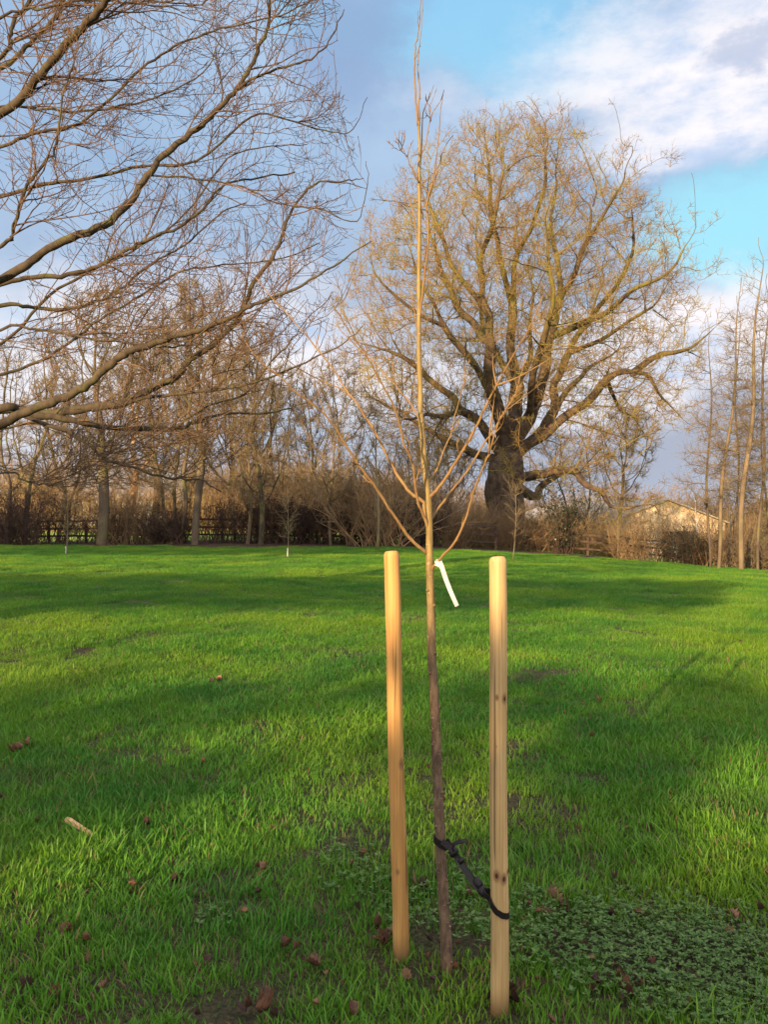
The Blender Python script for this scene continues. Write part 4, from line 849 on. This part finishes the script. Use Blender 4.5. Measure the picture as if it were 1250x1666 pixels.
def leafy_wall(name, x0, x1, zlo, zhi, n, lb, cat, yl, th, s, top, mt='evergreen', posts=None, hol=(), group=None):
    root = empty(name, ((x0+x1)/2, yl, 0)); tag(root, lb, cat, group)
    x = rng.uniform(x0, x1, n); y = yl+rng.uniform(-th, th, n); tz = zhi+top*(.6*np.sin(x*1.9+.5)+.4*np.sin(x*4.7))
    z = zlo+(tz-zlo)*rng.uniform(0, 1, n)
    keep = np.ones(n, bool)
    for hx, hz_, w_, h_ in hol:                      # gaps cut in the leaves so light patches reach the grass
        t_ = (yl-y)/U[1]; xx = x+U[0]*t_; zz = z+t_*TE
        keep &= ((xx-hx)/w_)**2+((zz-hz_)/h_)**2 > 1
    C = np.stack([x, y, z], -1)[keep]; mb = MB(); leafquads(mb, C, rng.uniform(s*.6, s*1.2, len(C))); mb.build('foliage', MT[mt], root, False)
    for xp in np.arange(x0+.5, x1, posts or 2.0): MB().path([(xp, yl, -.1), (xp+.05, yl, zlo*.5), (xp, yl, zhi*.8)], [.12, .10, .04], 8).build('trunk', MT['bgbark'], root)
leafy_wall('shade_hedge', -21, -4, .2, back(.2, 2.5, 1.0, YL)[1], 17000, 'unseen tall evergreen hedge added behind the viewpoint to shade the stakes', 'hedge', YL, .5, .17, .12, hol=holes)
leafy_wall('shade_row', -32, -13.6, back(0, 13.0, 0, YL-3)[1], back(0, 18.0, 0, YL-3)[1], 4300, 'unseen row of clear stemmed evergreens added behind the viewpoint to shade a band of the field', 'added tree row', YL-3, .7, .22, .10, posts=4)
leafy_wall('shade_row', -37, -13, back(0, 28.5, 0, 5)[1], back(0, 36, 2.9, 5)[1], 11000, 'unseen row of clear stemmed evergreens added left of the viewpoint to shade the hedge line', 'added tree row', 5, .8, .22, .25, posts=4)
leafy_wall('shade_evergreens', -18.2, -13.8, 9.5, 17.6, 5500, 'unseen group of tall dark evergreens added left of the viewpoint to shade the oak trunk', 'added tree row', 5.8, 1.2, .30, .5, posts=3)
# ------------------------------------------------------------------ grass (one object: tufts plus their places)
soilp = [(115, 1520, .30), (205, 1450, .07), (340, 1655, .45), (430, 1425, .10), (620, 1540, .16), (655, 1580, .12), (680, 1450, .16), (820, 1640, .20), (900, 1490, .16), (960, 1500, .20), (1000, 1620, .22), (1100, 1590, .12), (860, 1620, .16), (490, 1575, .12), (30, 1225, .35), (590, 1410, .12), (345, 1105, .4), (760, 1140, .3), (730, 1592, .28), (655, 1570, .30), (815, 1655, .32), (700, 1470, .2), (1060, 1570, .2), (1180, 1560, .16), (960, 1560, .16), (880, 1560, .18), (590, 1500, .16), (760, 1540, .16), (1120, 1590, .15), (430, 1650, .2), (1150, 1215, .3), (1000, 1150, .3)]
def gp(px, py):
    d = EYE*F/(py-833)
    for _ in range(4): d = (EYE-float(g((px-625)/F*d, d)))*F/(py-833)
    return (px-625)/F*d, d
soil_xy = [gp(a, b_)+(r_*.42,) for a, b_, r_ in soilp if b_ > 1290]
covers = [(930, 1530, .32), (1020, 1560, .34), (1120, 1560, .36), (1200, 1600, .32), (1060, 1500, .26), (900, 1500, .22), (1180, 1530, .28), (760, 1500, .18), (700, 1480, .16), (580, 1440, .16), (1240, 1620, .3), (560, 1400, .16), (770, 1430, .14), (1120, 1640, .2), (660, 1500, .14), (350, 1500, .1)]
cov_xy = [gp(a, b_)+(r_*.85,) for a, b_, r_ in covers]
nvar = 7; tv = []; tq = []; tt_ = []; hue = []; var = []; off = 0
TS = .23
for v_ in range(nvar):
    nb_ = 520; cx_ = rng.uniform(-TS, TS, nb_); cy_ = rng.uniform(-TS, TS, nb_)
    # clumped
    cc_ = rng.uniform(-TS, TS, (14, 2)); j = rng.integers(0, 14, nb_); mixm = rng.uniform(0, 1, nb_) < .55
    cx_ = np.where(mixm, cc_[j, 0]+rng.normal(0, .03, nb_), cx_); cy_ = np.where(mixm, cc_[j, 1]+rng.normal(0, .03, nb_), cy_)
    h_ = rng.gamma(8, .0048, nb_).clip(.012, .095)*np.where(mixm, 1.12, .85); w_ = rng.uniform(.0014, .0031, nb_); az_ = rng.uniform(0, 2*math.pi, nb_); bend = rng.uniform(.1, .85, nb_)**1.2*h_
    az_ = np.where(rng.uniform(0, 1, nb_) < .4, rng.normal(.6, .7, nb_), az_)
    face = az_+math.pi/2+rng.normal(0, .5, nb_); dx, dy = np.cos(az_), np.sin(az_); sx, sy = np.cos(face), np.sin(face)
    rows = []
    for f, wf in ((0, .8), (.4, 1), (.75, .7)):
        bx_ = cx_+dx*bend*f**1.9; by_ = cy_+dy*bend*f**1.9; bz2 = h_*(f-.18*f*f)
        rows += [np.stack([bx_-sx*w_*wf, by_-sy*w_*wf, bz2], -1), np.stack([bx_+sx*w_*wf, by_+sy*w_*wf, bz2], -1)]
    rows.append(np.stack([cx_+dx*bend, cy_+dy*bend, h_*.82], -1))
    VV = np.stack(rows, 1); i_ = (np.arange(nb_)*7)[:, None]+off
    tv.append(VV.reshape(-1, 3)); tq.append(np.vstack([i_+[0, 1, 3, 2], i_+[2, 3, 5, 4]])); tt_.append(i_+[4, 5, 6]); hue.append(np.repeat(rng.uniform(0, 1, nb_), 7)); var.append(np.full(nb_*7, v_)); off += nb_*7
# places
pts = []
def ring(d0, d1, dens, sc):
    A_ = .5*(d1*d1-d0*d0)*2*math.tan(R(29)); n_ = int(A_*dens)
    d = np.sqrt(rng.uniform(d0*d0, d1*d1, n_)); x = d*rng.uniform(-1, 1, n_)*math.tan(R(29)); pts.append(np.stack([x, d, np.full(n_, sc)], -1))
ring(1.4, 7, 34, 1.0); ring(7, 14, 22, 1.0); ring(14, 36.4, 12, 1.2)
pts = np.vstack(pts); x, y, sc = pts.T
keep = y < 35.2-1.7*np.clip((x+10)/3, 0, 1)*np.clip((7-x)/3, 0, 1)-.4*np.sin(x*.5)+rng.normal(0, .3, len(x))
dens = np.ones(len(x)); scl = sc*rng.uniform(.58, 1.28, len(x))*(1+.22*np.sin(x*1.7+y*.9)*np.sin(y*1.9-x*.6))
for a, b_, r_ in soil_xy:
    q = np.hypot(x-a, (y-b_)*1.0)/r_; dens = np.where(q < 1.0, np.minimum(dens, .28), dens); scl = np.where(q < 1.5, np.minimum(scl, .5+.35*q), scl)
for a, b_, r_ in cov_xy:
    q = np.hypot(x-a, y-b_)/r_; dens = np.where(q < .9, np.minimum(dens, .72), dens); scl = np.where(q < 1.0, scl*.70, scl)
keep &= rng.uniform(0, 1, len(x)) < dens
x, y, scl = x[keep], y[keep], scl[keep]; npnt = len(x); print('grass tufts', npnt)
pv = np.stack([x, y, g(x, y)-.004], -1)
VT = np.vstack(tv); nt_ = len(VT)
o = mesh_np('grass', np.vstack([VT, pv]), np.vstack(tq), MT['grass'], T=np.vstack(tt_), attr={
    'hue': np.concatenate(hue+[np.zeros(npnt)]), 'var': np.concatenate(var+[np.full(npnt, -1)]), 'scl': np.concatenate([np.ones(nt_), scl]), 'rot': np.concatenate([np.zeros(nt_), rng.uniform(-.8, .8, npnt)+math.pi*(rng.integers(0, 2, npnt))]), 'pick': np.concatenate([np.zeros(nt_), rng.integers(0, nvar, npnt)])})
tag(o, 'lush green meadow grass covering the field', 'grass', kind='stuff')
ng = bpy.data.node_groups.new('grass_tufts', 'GeometryNodeTree')
ng.interface.new_socket('Geometry', in_out='INPUT', socket_type='NodeSocketGeometry'); ng.interface.new_socket('Geometry', in_out='OUTPUT', socket_type='NodeSocketGeometry')
gi = ng.nodes.new('NodeGroupInput'); go = ng.nodes.new('NodeGroupOutput'); L_ = ng.links.new
def att(nm):
    a = ng.nodes.new('GeometryNodeInputNamedAttribute'); a.data_type = 'FLOAT'; a.inputs[0].default_value = nm; return a.outputs[0]
def cmp(a, v):
    c = ng.nodes.new('FunctionNodeCompare'); c.data_type = 'FLOAT'; c.operation = 'EQUAL'; L_(a, c.inputs[0]); c.inputs[1].default_value = v; c.inputs[12].default_value = .1; return c.outputs[0]
def sepg(gm, sel):
    s = ng.nodes.new('GeometryNodeSeparateGeometry'); s.domain = 'POINT'; L_(gm, s.inputs[0]); L_(sel, s.inputs[1]); return s.outputs
jn = ng.nodes.new('GeometryNodeJoinGeometry')
psel = sepg(gi.outputs[0], cmp(att('var'), -1))
for v_ in range(nvar):
    tuft = sepg(gi.outputs[0], cmp(att('var'), v_))[0]
    pp = sepg(psel[0], cmp(att('pick'), v_))[0]
    io = ng.nodes.new('GeometryNodeInstanceOnPoints'); L_(pp, io.inputs['Points']); L_(tuft, io.inputs['Instance'])
    cb = ng.nodes.new('ShaderNodeCombineXYZ'); L_(att('rot'), cb.inputs[2]); L_(cb.outputs[0], io.inputs['Rotation'])
    L_(att('scl'), io.inputs['Scale']); L_(io.outputs[0], jn.inputs[0])
L_(jn.outputs[0], go.inputs[0])
md = o.modifiers.new('tufts', 'NODES'); md.node_group = ng
# ------------------------------------------------------------------ ground cover leaves
C = []
for i_, (a, b_, r_) in enumerate(cov_xy):
    n_ = int(6200*r_*r_) if b_ < 4.5 else int(400*r_*r_)
    q = rng.uniform(0, 1, n_)**.62*r_*1.15; th_ = rng.uniform(0, 2*math.pi, n_); C.append(np.stack([a+q*np.cos(th_), b_+q*np.sin(th_)], -1))
C = np.vstack(C); n_ = len(C); k = 4; cxy = np.repeat(C, k, 0)
rotz = np.repeat(rng.uniform(0, 6.3, n_), k)+np.tile(np.arange(k)*math.pi/2, n_)+rng.normal(0, .2, n_*k); s = np.repeat(rng.gamma(6, .0010, n_), k).clip(.003, .013)*rng.uniform(.7, 1.2, n_*k); hz_ = np.repeat(rng.uniform(.012, .05, n_), k)
dx, dy = np.cos(rotz), np.sin(rotz); up_ = rng.uniform(.0, .75, n_*k)
b0 = np.stack([cxy[:, 0], cxy[:, 1], g(cxy[:, 0], cxy[:, 1])+hz_], -1); dd = np.stack([dx, dy, up_], -1); ss = np.stack([-dy, dx, np.zeros_like(dx)], -1)
s3 = s[:, None]; V = np.stack([b0, b0+dd*s3*.8+ss*s3*.55+[0, 0, .002], b0+dd*s3*1.7, b0+dd*s3*.8-ss*s3*.55+[0, 0, .002]], 1)
o = mesh_np('ground_cover', V.reshape(-1, 3), np.arange(n_*k*4).reshape(-1, 4), MT['cover'], smooth=False, attr={'hue': np.repeat(rng.uniform(0, 1, n_*k), 4)})
tag(o, 'patches of small blue green weed leaves creeping round the right stake', 'ground cover', kind='stuff')
# ------------------------------------------------------------------ fallen leaves
lm_ = [plain('fallen_leaf_brown', (.15, .070, .038), (.08, .038, .025), 50, .6), plain('fallen_leaf_pale', (.25, .13, .075), (.14, .07, .045), 50, .6), plain('fallen_leaf_dark', (.07, .032, .025), (.04, .022, .018), 50, .55)]
def leaf_mesh(seed, mt):
    r_ = np.random.default_rng(seed); n_ = 21; u = np.linspace(0, 1, n_)
    w = (.10+.34*np.sin(np.pi*u)**.8*(.45+.55*u**.5))*(1+.17*np.cos(u*math.pi*7.5))*(1+r_.normal(0, .07, n_)); w[0] = .02; w[-1] = .03
    curl = r_.uniform(.6, 2.2); fold = r_.uniform(.6, 2.2); V = []
    for a, ww in zip(u, w):
        for s_ in (-1, -.5, 0, .5, 1): V.append(((a-.5)*1.0, s_*ww, .16*curl*(a-.45)**2*2+fold*abs(s_)**1.6*ww*.9+r_.normal(0, .018)))
    V = np.array(V); idx = np.arange(n_*5).reshape(n_, 5); Q = np.stack([idx[:-1, :-1], idx[1:, :-1], idx[1:, 1:], idx[:-1, 1:]], -1).reshape(-1, 4)
    # small stalk
    me = mesh_np('fallen_leaf', V, Q, mt); return me
protos = [leaf_mesh(3+i_, lm_[i_ % 3]) for i_ in range(9)]
usedp = set()
def put_leaf(px, py, size, lb, pi=None, xy=None):
    xx, yy = xy if xy else gp(px, py); pi = int(rng.integers(0, 9)) if pi is None else pi
    o = protos[pi] if pi not in usedp else protos[pi].copy()
    if pi in usedp: COL.objects.link(o)
    usedp.add(pi)
    o.location = (xx, yy, float(g(xx, yy))+rng.uniform(.008, .030)); o.rotation_euler = (rng.normal(0, .35), rng.normal(0, .35), rng.uniform(0, 6.3)); size *= .62; o.scale = (size, size*rng.uniform(.7, 1.1), size*rng.uniform(.8, 1.9))
    tag(o, lb, 'fallen leaf', 'brown leaves fallen on the grass'); return o
big = [(900, 1472, .11, 'large pale curled leaf on bare soil just right of the right stake', 1), (1190, 1500, .085, 'large pale brown curled leaf at the right edge of the weed patch', 4), (213, 1450, .085, 'pale curled leaf lying below the broken stake piece', 7), (463, 1553, .08, 'curled brown leaf in the grass left of the left stake foot', 0), (508, 1583, .08, 'brown leaf lying below right of another, left of the left stake foot', 3), (1020, 1622, .09, 'flat brown leaf near the bottom edge below the weed patch', 6), (1015, 1354, .055, 'upright orange leaf in the sunlit grass right of the right stake', 4), (288, 1437, .07, 'dark curled leaf in the grass well right of the broken stake piece', 2)]
for a, b_, s_, lb, pi in big: put_leaf(a, b_, s_, lb, pi)
GEN = 'small withered brown leaf lying in the grass'
for a, b_, s_ in ((430, 1425, .07), (45, 1615, .065), (88, 1628, .07), (615, 1535, .09), (628, 1545, .08), (640, 1530, .07), (675, 1445, .08), (690, 1455, .07), (905, 1530, .05), (1185, 1520, .07), (1106, 1583, .055), (970, 1612, .06), (1095, 1545, .06), (570, 1655, .08), (400, 1655, .09), (425, 1662, .08), (110, 1520, .08), (60, 1345, .05), (1060, 1535, .06), (840, 1640, .07), (850, 1625, .06), (590, 1400, .05), (570, 1415, .06), (760, 1465, .05), (330, 1570, .06), (170, 1610, .06), (140, 1575, .06), (890, 1500, .08), (925, 1490, .07), (1040, 1500, .06), (1240, 1490, .05), (1125, 1640, .05), (860, 1565, .05), (700, 1540, .05), (660, 1600, .06), (30, 1225, .10), (45, 1220, .09), (20, 1230, .08), (345, 1115, .10), (355, 1110, .09), (975, 1145, .08), (735, 1130, .07), (1000, 1440, .05), (1150, 1205, .07), (1130, 1250, .06), (1185, 1215, .05)):
    put_leaf(a, b_, s_, GEN)
for _ in range(80):                                  # litter gathered on the bare spots
    a_, b_2, r_2 = soil_xy[int(rng.integers(0, len(soil_xy)))]
    put_leaf(0, 0, rng.uniform(.022, .05), GEN, xy=(a_+rng.normal(0, r_2*.9), b_2+rng.normal(0, r_2*.9)))
for _ in range(150):
    yy = 2.4+rng.uniform(0, 1)**1.3*11; xx = yy*rng.uniform(-.48, .48)
    if xx < .2 and rng.uniform() < .45: xx = yy*rng.uniform(.0, .48)
    put_leaf(0, 0, rng.uniform(.025, .055), GEN, xy=(xx, yy))
# ------------------------------------------------------------------ broken stake piece in the grass
a = np.array(gp(108, 1345)+(0,)); a[2] = float(g(a[0], a[1]))+.055; c_ = np.array(gp(160, 1372)+(0,)); c_[2] = float(g(c_[0], c_[1]))+.030
m, t, b = mat('weathered_pine', .7); oc = geo(t).outputs['Position']
t.links.new(MIX(t, SS(t, NOI(t, MAPV(t, oc, (40, 12, 40)), 1.5, 5), .35, .65), (.60, .37, .17), (.36, .20, .09)), b.inputs['Base Color'])
a[2] -= .022; c_[2] -= .012; q = cr([a, a*.6+c_*.4+[0, 0, .001], c_], 6); rr = np.interp(np.linspace(0, 1, len(q)), [0, .05, .5, .8, 1], [.013, .017, .017, .013, .003])*(1+.06*rng.normal(size=len(q)))
mbo = MB().path(q, rr, 7)
for k_2 in range(5): mbo.path([q[-5]+rng.normal(0, .005, 3), q[-2]+rng.normal(0, .006, 3), q[-1]+(q[-1]-q[-3])*rng.uniform(.1, .7)+rng.normal(0, .006, 3)], [.006, .004, .001], 4)
o = mbo.build('stake_offcut', m, None, False); tag(o, 'short orange offcut of timber lying in the grass at lower left', 'timber offcut')
